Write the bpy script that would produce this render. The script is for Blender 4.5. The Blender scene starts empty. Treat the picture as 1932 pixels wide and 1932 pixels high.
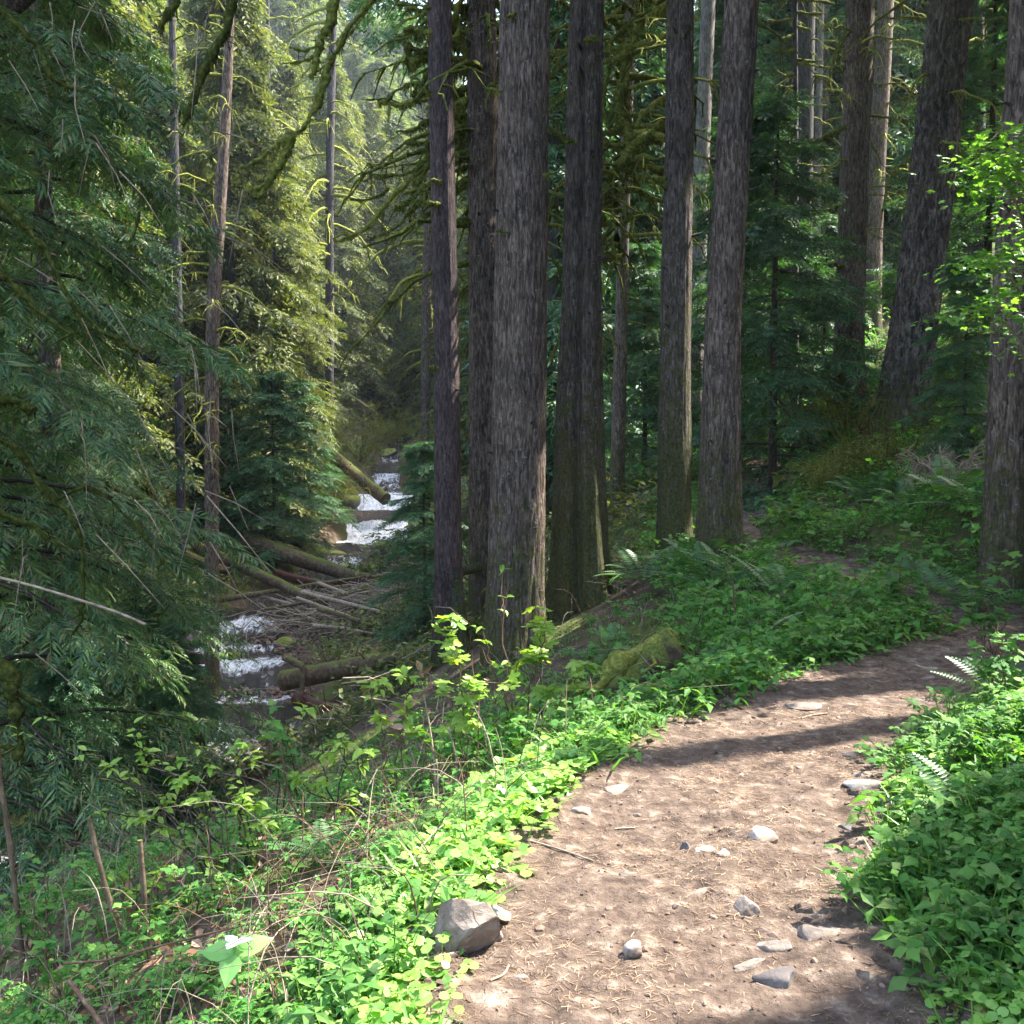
import bpy, math
import numpy as np
from mathutils import Vector, Matrix

sc = bpy.context.scene
rad = math.radians
# ------------------------------------------------------------------ camera, sky, sun, exposure
F = 1980.0                        # focal length in pixels of a 1932 px wide picture
CAMP = np.array([0.0, 0.0, 1.6])
PITCH = math.atan(136 / F)
cam_d = bpy.data.cameras.new("camera")
cam_d.sensor_width = 36
cam_d.lens = 36 * F / 1932
cam_d.clip_start = 0.05
cam_d.clip_end = 2000
cam = bpy.data.objects.new("camera", cam_d)
sc.collection.objects.link(cam)
cam.location = CAMP
cam.rotation_euler = (math.pi / 2 - PITCH, 0, 0)
sc.camera = cam

SUN_EL, SUN_AZ = rad(52), rad(66)          # azimuth from +Y (view direction) towards +X (right)
SUN = np.array([math.cos(SUN_EL) * math.sin(SUN_AZ), math.cos(SUN_EL) * math.cos(SUN_AZ), math.sin(SUN_EL)])
world = bpy.data.worlds.new("World")
sc.world = world
world.use_nodes = True
wn = world.node_tree
wn.nodes.clear()
sky = wn.nodes.new("ShaderNodeTexSky")
sky.sky_type = 'NISHITA'
sky.sun_disc = False
sky.sun_elevation = SUN_EL
sky.sun_rotation = SUN_AZ
sky.dust_density = 4.0
bg = wn.nodes.new("ShaderNodeBackground")
bg.inputs[1].default_value = 0.15
wo = wn.nodes.new("ShaderNodeOutputWorld")
wn.links.new(sky.outputs[0], bg.inputs[0])
wn.links.new(bg.outputs[0], wo.inputs[0])
sd = bpy.data.lights.new("sun", 'SUN')
sd.energy = 3.2
sd.angle = rad(0.5)
sd.color = (1.0, 0.95, 0.86)
so = bpy.data.objects.new("sun", sd)
sc.collection.objects.link(so)
so.rotation_euler = Vector(SUN).to_track_quat('Z', 'Y').to_euler()
vs = sc.view_settings
vs.view_transform = 'Standard'
vs.look = 'None'
vs.gamma = 1
vs.use_curve_mapping = False
vs.exposure = 3.1
cy = sc.cycles
cy.use_denoising = True
cy.max_bounces = 6
cy.diffuse_bounces = 3
cy.glossy_bounces = 2
cy.transmission_bounces = 3
cy.transparent_max_bounces = 6
cy.caustics_reflective = False
cy.caustics_refractive = False

# ------------------------------------------------------------------ small maths
def nrm(v):
    return v / np.maximum(np.linalg.norm(v, axis=-1, keepdims=True), 1e-9)

def A(px, py, Y):
    """world point seen at (px,py) of the 1932 px picture at ground distance Y ahead of the camera"""
    cp, sp = math.cos(PITCH), math.sin(PITCH)
    a, b = (px - 966) / F, (966 - py) / F
    d = np.array([a, cp + b * sp, -sp + b * cp])
    return CAMP + d * (Y / d[1])

def hash3(ix, iy, iz, seed):
    h = (ix.astype(np.int64) * 374761393 + iy.astype(np.int64) * 668265263 + iz.astype(np.int64) * 2147483647 + seed * 974711) & 0xffffffff
    h = ((h ^ (h >> 13)) * 1274126177) & 0xffffffff
    h = ((h ^ (h >> 16)) * 2246822519) & 0xffffffff
    return ((h ^ (h >> 15)) & 0xffffff) / float(0xffffff)

def vnoise(p, seed=0):
    p = np.asarray(p, float)
    i = np.floor(p).astype(np.int64)
    f = p - i
    f = f * f * (3 - 2 * f)
    r = 0
    for dx in (0, 1):
        wx = f[..., 0] if dx else 1 - f[..., 0]
        for dy in (0, 1):
            wy = f[..., 1] if dy else 1 - f[..., 1]
            for dz in (0, 1):
                wz = f[..., 2] if dz else 1 - f[..., 2]
                r = r + wx * wy * wz * hash3(i[..., 0] + dx, i[..., 1] + dy, i[..., 2] + dz, seed)
    return r * 2 - 1

def fbm(p, oct=4, seed=0, gain=0.5):
    a, s, r = 1.0, 0.0, 0
    p = np.asarray(p, float)
    for k in range(oct):
        r = r + a * vnoise(p, seed + k * 17)
        s += a
        a *= gain
        p = p * 2.03 + 5.3
    return r / s

def sstep(a, b, x):
    t = np.clip((x - a) / (b - a), 0, 1)
    return t * t * (3 - 2 * t)

def catmull(P, n=6):
    P = np.asarray(P, float)
    Q = np.vstack([2 * P[0] - P[1], P, 2 * P[-1] - P[-2]])
    out = []
    for i in range(1, len(Q) - 2):
        for k in range(n):
            t = k / n
            a, b, c, d = Q[i - 1], Q[i], Q[i + 1], Q[i + 2]
            out.append(0.5 * (2 * b + (c - a) * t + (2 * a - 5 * b + 4 * c - d) * t * t + (3 * b - a - 3 * c + d) * t ** 3))
    out.append(P[-1])
    return np.array(out)

def polydist(x, y, P):
    """distance to polyline P, its interpolated columns 2.., and signed side (+ = left of travel)"""
    best = np.full(x.shape, 1e9)
    vals = np.zeros(x.shape + (P.shape[1] - 2,))
    side = np.zeros(x.shape)
    for k in range(len(P) - 1):
        a, b = P[k], P[k + 1]
        dx, dy = b[0] - a[0], b[1] - a[1]
        L2 = dx * dx + dy * dy
        t = np.clip(((x - a[0]) * dx + (y - a[1]) * dy) / L2, 0, 1)
        qx, qy = x - (a[0] + t * dx), y - (a[1] + t * dy)
        d = np.hypot(qx, qy)
        m = d < best
        best = np.where(m, d, best)
        side = np.where(m, dx * qy - dy * qx, side)
        v = a[2:] + t[..., None] * (b[2:] - a[2:])
        vals = np.where(m[..., None], v, vals)
    return best, vals, side

# ------------------------------------------------------------------ mesh building
class Acc:
    def __init__(s):
        s.V, s.F, s.n, s.M, s.S = [], [], 0, [], []
    def add(s, V, Fa, mat=0, smooth=False):
        V = np.asarray(V, float).reshape(-1, 3)
        Fa = np.asarray(Fa, np.int64)
        s.V.append(V)
        s.F.append(Fa + s.n)
        s.M.append(np.full(len(Fa), mat, np.int32))
        s.S.append(np.full(len(Fa), smooth, bool))
        s.n += len(V)
    def inst(s, tV, tF, M, T, mat=0, smooth=False):
        if len(T) == 0:
            return
        V = np.einsum('nij,vj->nvi', M, tV) + T[:, None, :]
        Fa = (tF[None] + (np.arange(len(T)) * len(tV))[:, None, None]).reshape(-1, tF.shape[1])
        s.add(V.reshape(-1, 3), Fa, mat, smooth)
    def mesh(s, name, mats, attr=None):
        me = bpy.data.meshes.new(name)
        V = np.vstack(s.V)
        me.vertices.add(len(V))
        me.vertices.foreach_set("co", V.astype(np.float32).ravel())
        idx = np.concatenate([f.ravel() for f in s.F])
        tot = np.concatenate([np.full(len(f), f.shape[1]) for f in s.F])
        st = np.concatenate([[0], np.cumsum(tot)[:-1]])
        me.loops.add(len(idx))
        me.loops.foreach_set("vertex_index", idx.astype(np.int32))
        me.polygons.add(len(tot))
        me.polygons.foreach_set("loop_start", st.astype(np.int32))
        me.polygons.foreach_set("material_index", np.concatenate(s.M))
        me.polygons.foreach_set("use_smooth", np.concatenate(s.S))
        me.update(calc_edges=True)
        for m in (mats if isinstance(mats, (list, tuple)) else [mats]):
            me.materials.append(m)
        if attr:
            for k, v in attr.items():
                a = me.attributes.new(k, 'FLOAT', 'POINT')
                a.data.foreach_set("value", np.asarray(v, np.float32).ravel())
        return me

def link(name, me, parent=None, loc=(0, 0, 0), kind=None):
    o = bpy.data.objects.new(name, me)
    sc.collection.objects.link(o)
    if parent is not None:
        o.parent = parent
    o.location = loc
    if kind:
        o['kind'] = kind
    return o

def tag(o, label, cat, group=None, kind=None):
    o['label'] = label
    o['category'] = cat
    if group:
        o['group'] = group
    if kind:
        o['kind'] = kind
    return o

def thing(name, label, cat, loc=(0, 0, 0), group=None, rotz=0):
    o = bpy.data.objects.new(name, None)
    o.empty_display_size = 0.1
    sc.collection.objects.link(o)
    o.location = loc
    o.rotation_euler = (0, 0, rotz)
    return tag(o, label, cat, group)

def dup(root, loc, rotz=0, s=1.0, label=None, tilt=(0, 0)):
    r = root.copy()
    sc.collection.objects.link(r)
    r.location = loc
    r.rotation_euler = (tilt[0], tilt[1], rotz)
    r.scale = (s, s, s)
    if label:
        r['label'] = label
    for ch in root.children:
        c = ch.copy()
        sc.collection.objects.link(c)
        c.parent = r
        for g in ch.children:
            d = g.copy()
            sc.collection.objects.link(d)
            d.parent = c
    return r

def tube(acc, P, R, sides=6, mat=0, noise=0.0, seed=0, nscale=8.0, cap=True, smooth=True):
    P = np.asarray(P, float)
    R = np.broadcast_to(np.asarray(R, float), (len(P),))
    T = np.gradient(P, axis=0)
    T = nrm(T)
    ref = np.array([0.13, 0.27, 1.0]) if abs(T[:, 2]).mean() < 0.8 else np.array([1.0, 0.2, 0.1])
    B = nrm(np.cross(T, ref))
    Nn = np.cross(B, T)
    a = np.arange(sides) / sides * 2 * math.pi
    ring = B[:, None] * np.cos(a)[None, :, None] + Nn[:, None] * np.sin(a)[None, :, None]
    rr = R[:, None] * np.ones(sides)
    V = P[:, None] + ring * rr[..., None]
    if noise:
        V = P[:, None] + ring * (rr * (1 + noise * fbm(V * nscale, 3, seed)))[..., None]
    n = len(P)
    i = np.arange(n - 1)[:, None] * sides
    j = np.arange(sides)[None]
    q = np.stack([i + j, i + (j + 1) % sides, i + sides + (j + 1) % sides, i + sides + j], -1).reshape(-1, 4)
    acc.add(V.reshape(-1, 3), q, mat, smooth)
    if cap:
        for e, k in ((0, -1), (n - 1, 1)):
            c = np.vstack([V[e], P[e][None]])
            f = [[(b + 1) % sides if k < 0 else b, b if k < 0 else (b + 1) % sides, sides] for b in range(sides)]
            acc.add(c, f, mat, False)

def frames(d, up, s, w=1.0):
    x = nrm(d)
    y = nrm(np.cross(up, x))
    z = np.cross(x, y)
    s = np.asarray(s, float).reshape(-1, 1)
    return np.stack([x * s, y * s * w, z * s], axis=2)

def rotmats(rng, n, smin, smax, tilt=0.3):
    a = rng.uniform(0, 2 * math.pi, n)
    s = rng.uniform(smin, smax, n)
    d = np.stack([np.cos(a), np.sin(a), rng.normal(0, tilt, n)], 1)
    up = np.stack([rng.normal(0, tilt, n), rng.normal(0, tilt, n), np.ones(n)], 1)
    return frames(d, up, s)

# ------------------------------------------------------------------ the lie of the land
TRAIL = catmull([(0.2, -9, -.2), (0.35, -4, -.05), (0.48, 0, 0), (.5, 1.5, 0), (.52, 2.87, 0), (.63, 3.64, 0), (.76, 4.15, 0), (1.08, 4.8, 0), (1.55, 5.66, 0),
                 (2.0, 6.2, 0), (2.67, 6.85, 0), (3.3, 7.35, .02), (3.85, 7.95, .03), (4.12, 8.7, .05), (4.15, 9.6, .08), (4.05, 10.7, .1), (3.85, 11.7, .12),
                 (3.35, 12.55, .16), (3.0, 13.5, .2), (3.05, 14.8, .22), (3.5, 16.4, .3), (4.2, 18.3, .4), (5.0, 20.0, .5), (5.4, 22, .75), (5.5, 25, 1.1), (5.2, 30, 1.5), (5, 36, 2.0)], 5)
def C(px, py, Y, w):
    p = A(px, py, Y)
    return (p[0], p[1], p[2], w)
CREEK = catmull([(-14, 12, -5.6, 2.2), (-10, 14, -5.2, 2.2), C(90, 1600, 17, 1.9), C(330, 1530, 18.3, 2.3), C(480, 1440, 20.5, 2.0), C(500, 1370, 22.6, 1.4), C(500, 1312, 24.6, 1.3), C(470, 1262, 26.6, 1.4),
                 C(420, 1222, 28.4, 1.6), C(455, 1176, 31, 1.9), C(560, 1120, 35.5, 1.9), C(640, 1062, 40.5, 1.6), C(705, 1034, 44, 1.5), C(712, 1000, 47, 1.4), C(715, 962, 51, 1.3),
                 C(738, 928, 55, 1.1), C(728, 900, 59, .9), C(735, 868, 66, .8), C(742, 848, 74, .8), C(778, 824, 88, .8), (-9, 105, 3, .8), (-4, 135, 9, .8)], 6)
_ctl = [A(x, y, d) for x, y, d in [
    (970, 1262, 12), (845, 1215, 14), (900, 1200, 15), (1095, 1165, 13), (1270, 1062, 13.5), (1360, 1012, 12.4), (1200, 1300, 7.6), (1100, 1180, 11), (1000, 1100, 22),
    (900, 1050, 30), (960, 1000, 34), (1165, 930, 23), (1200, 880, 34), (1240, 800, 42), (1330, 790, 42), (1420, 880, 25), (1500, 800, 28), (1600, 745, 22), (1515, 712, 28), (1645, 640, 32),
    (1695, 825, 18), (1895, 1020, 10), (1800, 1040, 10.5), (1800, 930, 14), (1600, 900, 17), (1600, 970, 14.5), (1470, 1000, 14.2), (1450, 972, 15.5), (1560, 1010, 14),
    (1300, 1235, 8.8), (1500, 1215, 8.9), (1400, 1150, 9.6), (1650, 1190, 8.8), (1250, 1160, 10.5), (1350, 1090, 11.8), (1550, 1140, 10.3),
    (300, 1850, 4.0), (100, 1900, 3.8), (200, 1700, 5.2), (600, 1600, 5.0), (800, 1480, 6.2), (1000, 1370, 7.0), (700, 1500, 7.5), (300, 1640, 6.6), (50, 1650, 6.2),
    (600, 1560, 8.5), (800, 1400, 9.5), (800, 1130, 30), (780, 1050, 38), (810, 950, 48), (820, 860, 60), (830, 780, 85),
    (600, 1440, 15.5), (750, 1330, 16), (640, 1290, 24), (760, 1200, 24), (330, 1480, 14.5),
    (600, 1000, 43), (560, 930, 47), (500, 860, 50), (640, 920, 54), (660, 830, 68), (380, 1000, 40), (250, 900, 42), (330, 1130, 33), (200, 1050, 34), (100, 1250, 26)]]
_ctl += [(1.75, 3.2, .16), (2.15, 4.2, .2), (2.6, 5.0, .22), (3.1, 5.8, .25), (3.9, 6.4, .35), (2.6, 2.2, .5), (3.2, 4, .7), (4.5, 5.5, .95), (5.0, 7, 1.0), (6.5, 4, 2.6), (6, 0, 2.2), (1.8, 0, .3),
         (10, 8, 4.2), (9, 14, 3.6), (12, 18, 4.6), (16, 12, 8), (20, 25, 9), (14, 30, 7.5), (30, 10, 17), (30, 40, 18), (25, 60, 17), (12, 50, 7), (8, 40, 4), (50, 30, 32), (50, 80, 28), (60, -20, 35), (20, -15, 10), (90, 40, 50), (90, 140, 42),
         (-.9, 0, -.45), (-2.5, 0, -1.6), (-6, 0, -4.2), (-14, 0, -6), (-3.6, 5, -1.75), (-6.5, 7, -3.7), (-5, 9, -2.9), (-4.5, 13, -3.7), (-9.5, 11, -4.8), (-3, 9, -2.2), (-1.5, 12, -1.8), (-2, 18, -3.3), (-3, 24, -4),
         (-13, 17, -3.4), (-15, 24, -2.5), (-17, 32, 0), (-25, 18, 2), (-32, 30, 8), (-30, 50, 10), (-24, 60, 9), (-60, 40, 30), (-60, 90, 40), (-90, 20, 45), (-90, 140, 50),
         (-18, 75, 8), (-16, 95, 12), (0, 75, 5), (8, 75, 6), (3, 105, 11), (-25, 110, 30), (10, 120, 22), (-5, 130, 34), (-30, 150, 58), (0, 165, 66), (40, 150, 36), (0, 210, 62), (80, 220, 70), (-80, 220, 70), (0, -30, -2), (-30, -30, 0), (-90, -60, 40), (90, -60, 50), (30, -40, 14)]
_ctl = np.array(_ctl, float)
_C2 = 2.2 ** 2
def _k(ax, ay):
    return np.sqrt((ax[:, None] - _ctl[None, :, 0]) ** 2 + (ay[:, None] - _ctl[None, :, 1]) ** 2 + _C2)
_n = len(_ctl)
_K = np.zeros((_n + 3, _n + 3))
_K[:_n, :_n] = _k(_ctl[:, 0], _ctl[:, 1]) - np.eye(_n) * 0.25
_K[:_n, _n] = 1; _K[:_n, _n + 1:] = _ctl[:, :2]
_K[_n:, :_n] = _K[:_n, _n:].T
_w = np.linalg.solve(_K, np.concatenate([_ctl[:, 2], np.zeros(3)]))
def H(x, y, full=False):
    x = np.asarray(x, float); y = np.asarray(y, float)
    shp = x.shape
    x = x.ravel(); y = y.ravel()
    z = np.empty(len(x))
    for s in range(0, len(x), 40000):
        e = slice(s, s + 40000)
        z[e] = _k(x[e], y[e]) @ _w[:_n] + _w[_n] + x[e] * _w[_n + 1] + y[e] * _w[_n + 2]
    p = np.stack([x, y, x * 0], 1)
    z += 0.07 * fbm(p * 1.1, 4, 3) + 0.25 * sstep(15, 60, y) * fbm(p * 0.3, 3, 9)
    d, v, side = polydist(x, y, CREEK)
    w = v[:, 1] * (.7 - .12 * sstep(30, 34, y) + .38 * sstep(40, 44, y) - .42 * sstep(53, 56, y))
    z = np.minimum(z, v[:, 0] + .12 + 0.75 * np.maximum(d - w, 0) + 6.0 * sstep(6, 16, d))
    k = 1 - sstep(w * 0.75, w * 1.0 + .5, d)
    z = z * (1 - k) + (v[:, 0] - 0.35) * k
    # keep the low ground from rising through the water beside it
    dt, vt, _ = polydist(x, y, TRAIL)
    kt = 1 - sstep(0.72, 1.25, dt + 0.08 * fbm(p * 2.3, 3, 21))
    edge = 1 - sstep(0.52, 0.79, dt)
    z = z * (1 - kt) + (vt[:, 0] - 0.05 * edge) * kt
    if full:
        return z.reshape(shp), dt.reshape(shp), d.reshape(shp), w.reshape(shp)
    return z.reshape(shp)
def h1(x, y):
    return float(H(np.array([x]), np.array([y]))[0])
def ground_at(px, Y):
    x = (px - 966) / F * Y
    return np.array([x, Y, h1(x, Y)])

# ------------------------------------------------------------------ materials
def newmat(name):
    m = bpy.data.materials.new(name)
    m.use_nodes = True
    nt = m.node_tree
    nt.nodes.clear()
    out = nt.nodes.new("ShaderNodeOutputMaterial")
    return m, nt, out
def nd(nt, typ, ins=None, **props):
    n = nt.nodes.new(typ)
    for k, v in props.items():
        setattr(n, k, v)
    for k, v in (ins or {}).items():
        if hasattr(v, 'is_output') or isinstance(v, bpy.types.NodeSocket):
            nt.links.new(v, n.inputs[k])
        else:
            n.inputs[k].default_value = v
    return n
def ramp(nt, fac, stops, interp='LINEAR'):
    r = nt.nodes.new("ShaderNodeValToRGB")
    r.color_ramp.interpolation = interp
    el = r.color_ramp.elements
    while len(el) > 1:
        el.remove(el[-1])
    el[0].position = stops[0][0]; el[0].color = (*stops[0][1], 1)
    for p, c in stops[1:]:
        e = el.new(p); e.color = (*c, 1)
    nt.links.new(fac, r.inputs[0])
    return r.outputs[0]
def g3(v):
    return (v, v, v)
def noise(nt, vec, scale, detail=5, rough=.55, dist=0):
    return nd(nt, "ShaderNodeTexNoise", {"Vector": vec, "Scale": scale, "Detail": detail, "Roughness": rough, "Distortion": dist}).outputs[0]
def mixc(nt, f, a, b, mode='MIX'):
    n = nt.nodes.new("ShaderNodeMix")
    n.data_type = 'RGBA'; n.blend_type = mode
    for sock, v in ((n.inputs[0], f), (n.inputs[6], a), (n.inputs[7], b)):
        if isinstance(v, bpy.types.NodeSocket):
            nt.links.new(v, sock)
        else:
            sock.default_value = v if isinstance(v, float) else (*v, 1)
    return n.outputs[2]
def mth(nt, op, a, b=0.0, clamp=False):
    n = nt.nodes.new("ShaderNodeMath"); n.operation = op; n.use_clamp = clamp
    for i, v in enumerate((a, b)):
        if isinstance(v, bpy.types.NodeSocket):
            nt.links.new(v, n.inputs[i])
        else:
            n.inputs[i].default_value = v
    return n.outputs[0]

def leafmat(name, cols, trans=0.35, rough=0.45, spec=0.4, tcol=None):
    m, nt, out = newmat(name)
    g = nt.nodes.new("ShaderNodeNewGeometry")
    oi = nt.nodes.new("ShaderNodeObjectInfo")
    f = mth(nt, 'FRACT', mth(nt, 'ADD', g.outputs['Random Per Island'], oi.outputs['Random']))
    n = len(cols)
    c = ramp(nt, f, [(i / max(1, n - 1), c) for i, c in enumerate(cols)])
    b = nd(nt, "ShaderNodeBsdfPrincipled", {"Base Color": c, "Roughness": rough, "Specular IOR Level": spec})
    if trans:
        tc = mixc(nt, 1.0, c, tcol or (1.5, 1.6, .6), 'MULTIPLY')
        t = nd(nt, "ShaderNodeBsdfTranslucent", {"Color": tc})
        mx = nd(nt, "ShaderNodeMixShader", {0: trans, 1: b.outputs[0], 2: t.outputs[0]})
        nt.links.new(mx.outputs[0], out.inputs[0])
    else:
        nt.links.new(b.outputs[0], out.inputs[0])
    return m

def barkmat(name, dark, mid, light, moss=0.3, mossz=1.2, lichen=.5, scale=9., mosscol=((.022, .027, .008), (.10, .11, .026)), stretch=.2, bump=1.0):
    m, nt, out = newmat(name)
    tc = nt.nodes.new("ShaderNodeTexCoord")
    ob = tc.outputs['Object']
    mp = nd(nt, "ShaderNodeMapping", {"Vector": ob, "Scale": (1, 1, stretch)}).outputs[0]
    n1 = noise(nt, mp, scale * 4.0, 7, .62, .8)
    n2 = noise(nt, ob, scale * 4, 6, .7)
    n3 = noise(nt, ob, 2.1, 3)
    col = ramp(nt, n1, [(.36, dark), (.50, mid), (.64, light)])
    col = mixc(nt, mth(nt, 'MULTIPLY', n2, .3), col, mid)
    n5 = noise(nt, ob, 1.3, 4, .6)
    col = mixc(nt, 1.0, col, ramp(nt, n5, [(.35, (.72, .72, .74)), (.65, (1.25, 1.2, 1.15))]), 'MULTIPLY')
    if lichen:
        v = noise(nt, ob, 26, 4, .6)
        lf = ramp(nt, mth(nt, 'ADD', v, mth(nt, 'MULTIPLY', n3, .22)), [(.74, g3(0)), (.80, g3(lichen * .8))])
        col = mixc(nt, lf, col, (.34, .36, .33))
    sep = nd(nt, "ShaderNodeSeparateXYZ", {0: ob})
    zf = nd(nt, "ShaderNodeMapRange", {"Value": sep.outputs[2], "From Min": 0.0, "From Max": mossz, "To Min": .30, "To Max": 0.0}).outputs[0]
    mn = noise(nt, ob, 5.5, 6, .7)
    mf = mth(nt, 'ADD', mth(nt, 'ADD', mn, zf), moss * .5)
    mf = mth(nt, 'ADD', mf, mth(nt, 'MULTIPLY', noise(nt, ob, 22, 5, .7), .35))
    mf = ramp(nt, mf, [(.80, g3(0)), (.98, g3(.85))])
    mc = ramp(nt, noise(nt, ob, 30, 4), [(.3, mosscol[0]), (.7, mosscol[1])])
    col = mixc(nt, mf, col, mc)
    hh = mth(nt, 'ADD', n1, mth(nt, 'MULTIPLY', n2, .4))
    bp = nd(nt, "ShaderNodeBump", {"Strength": bump, "Distance": .05, "Height": hh})
    b = nd(nt, "ShaderNodeBsdfPrincipled", {"Base Color": col, "Roughness": .9, "Specular IOR Level": .2, "Normal": bp.outputs[0]})
    nt.links.new(b.outputs[0], out.inputs[0])
    return m

def noisemat(name, stops, scale=6., detail=7, rough=.95, bump=.6, bdist=.03, spec=.2, layer=None, lscale=1.2, lrange=(.5, .62), up=False, island=0.0):
    m, nt, out = newmat(name)
    tc = nt.nodes.new("ShaderNodeTexCoord")
    ob = tc.outputs['Object']
    n1 = noise(nt, ob, scale, detail, .65)
    col = ramp(nt, n1, stops)
    if island:
        g = nt.nodes.new("ShaderNodeNewGeometry")
        col = mixc(nt, 1.0, col, ramp(nt, g.outputs['Random Per Island'], [(0, g3(1 - island)), (1, g3(1 + island))]), 'MULTIPLY')
    if layer:
        n2 = noise(nt, ob, lscale, 5, .65)
        if up:
            g = nt.nodes.new("ShaderNodeNewGeometry")
            sp = nd(nt, "ShaderNodeSeparateXYZ", {0: g.outputs['Normal']})
            n2 = mth(nt, 'ADD', mth(nt, 'MULTIPLY', n2, .6), mth(nt, 'MULTIPLY', sp.outputs[2], .35))
        f = ramp(nt, n2, [(lrange[0], g3(0)), (lrange[1], g3(1))])
        lc = ramp(nt, noise(nt, ob, scale * 3, 5), [(.3, layer[0]), (.7, layer[1])])
        col = mixc(nt, f, col, lc)
    bp = nd(nt, "ShaderNodeBump", {"Strength": bump, "Distance": bdist, "Height": n1})
    b = nd(nt, "ShaderNodeBsdfPrincipled", {"Base Color": col, "Roughness": rough, "Specular IOR Level": spec, "Normal": bp.outputs[0]})
    nt.links.new(b.outputs[0], out.inputs[0])
    return m

M = {}
M['bark_red'] = barkmat('reddish_fir_bark', (.030, .022, .022), (.085, .062, .060), (.17, .13, .125), moss=.0, mossz=1.0, lichen=.3, scale=10)
M['bark'] = barkmat('grey_fir_bark', (.020, .016, .016), (.112, .082, .066), (.25, .205, .175), moss=.06, mossz=2.2, lichen=.7, scale=8)
M['bark_moss'] = barkmat('mossy_fir_bark', (.022, .018, .018), (.092, .073, .062), (.20, .17, .15), moss=.20, mossz=3.5, lichen=.6, scale=9)
M['bark_dark'] = barkmat('dark_far_bark', (.016, .015, .017), (.045, .042, .048), (.09, .085, .09), moss=.1, mossz=2, lichen=.2, scale=6)
M['bark_furrow'] = barkmat('deeply_furrowed_bark', (.014, .012, .013), (.08, .065, .058), (.22, .195, .18), moss=.1, mossz=1.5, lichen=.6, scale=4.5, stretch=.3)
M['bark_pale'] = barkmat('pale_dead_bark', (.06, .052, .048), (.16, .145, .135), (.30, .28, .26), moss=-.1, mossz=.5, lichen=.2, scale=7)  # pale tone stands in for sunlight on the thin far trunks
M['twig'] = barkmat('twig_bark', (.018, .015, .012), (.05, .04, .032), (.11, .09, .07), moss=.05, mossz=.3, lichen=.2, scale=20, bump=.3)
M['cane'] = noisemat('reddish_cane_bark', [(.3, (.06, .034, .022)), (.6, (.14, .085, .055)), (.8, (.28, .20, .14))], 25, 3, bump=.2)
M['dead'] = noisemat('dead_grey_wood', [(.3, (.14, .105, .075)), (.6, (.32, .255, .19)), (.8, (.52, .44, .35))], 18, 4, bump=.3)
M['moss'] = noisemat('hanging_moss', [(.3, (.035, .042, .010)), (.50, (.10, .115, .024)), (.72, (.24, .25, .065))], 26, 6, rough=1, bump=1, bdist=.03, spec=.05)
M['moss_dim'] = noisemat('shaded_moss', [(.3, (.014, .020, .005)), (.52, (.045, .055, .012)), (.75, (.13, .14, .035))], 26, 6, rough=1, bump=1, bdist=.03, spec=.05)  # moss of a darker tone, for the left cedar limbs
M['moss_bright'] = noisemat('bright_moss', [(.3, (.06, .07, .014)), (.50, (.17, .185, .036)), (.72, (.34, .34, .10))], 26, 6, rough=1, bump=1, bdist=.03, spec=.05)
M['log'] = noisemat('mossy_log_bark', [(.3, (.035, .024, .016)), (.55, (.12, .085, .055)), (.78, (.26, .20, .14))], 9, 6, bump=.8, layer=((.04, .055, .01), (.13, .15, .03)), lscale=2.5, lrange=(.50, .62), up=True)
M['stump'] = noisemat('rotten_mossy_wood', [(.3, (.03, .022, .014)), (.6, (.09, .062, .04)), (.8, (.2, .15, .10))], 16, 7, bump=1, layer=((.05, .065, .012), (.15, .17, .035)), lscale=4, lrange=(.36, .46), up=True)
M['log_red'] = noisemat('wet_red_log', [(.3, (.02, .008, .006)), (.6, (.07, .025, .018)), (.8, (.14, .06, .04))], 10, 5, rough=.35, bump=.6)
M['rock'] = noisemat('grey_rock', [(.25, (.08, .065, .055)), (.5, (.19, .155, .13)), (.8, (.36, .31, .27))], 14, 9, rough=.9, bump=1, bdist=.012, layer=((.10, .07, .05), (.2, .15, .11)), lscale=6, lrange=(.5, .6))
M['rock_brown'] = noisemat('brown_rock', [(.25, (.08, .062, .05)), (.5, (.19, .15, .12)), (.8, (.32, .27, .22))], 14, 9, rough=.9, bump=1, bdist=.012)
M['rock_pale'] = noisemat('pale_rock', [(.25, (.18, .155, .13)), (.5, (.32, .285, .25)), (.8, (.46, .42, .38))], 16, 9, rough=.9, bump=.9, bdist=.008, layer=((.12, .085, .062), (.22, .165, .125)), lscale=7, lrange=(.46, .58))
M['rock_dark'] = noisemat('dark_rock', [(.25, (.04, .035, .033)), (.5, (.10, .085, .08)), (.8, (.2, .175, .16))], 7, 9, rough=.8, bump=.9, bdist=.015)
M['rock_moss'] = noisemat('mossy_creek_rock', [(.25, (.035, .033, .03)), (.5, (.09, .085, .08)), (.8, (.2, .19, .18))], 3, 8, rough=.5, bump=.8, layer=((.06, .085, .01), (.22, .25, .03)), lscale=1.5, lrange=(.42, .5), up=True)
M['ground'] = noisemat('forest_floor', [(.28, (.022, .015, .010)), (.48, (.065, .046, .030)), (.62, (.12, .088, .058)), (.8, (.2, .155, .11))], 3.2, 10, bump=1, bdist=.06, layer=((.03, .045, .008), (.09, .115, .02)), lscale=.55, lrange=(.47, .6))
M['trail'] = noisemat('trodden_earth', [(.30, (.034, .023, .018)), (.43, (.080, .055, .041)), (.56, (.135, .097, .073)), (.70, (.29, .23, .18))], 11, 14, bump=1, bdist=.05)
M['needle'] = noisemat('dry_needles', [(.3, (.13, .08, .05)), (.6, (.25, .17, .11)), (.8, (.44, .33, .23))], 3, 3, bump=0, island=.6)
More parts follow.
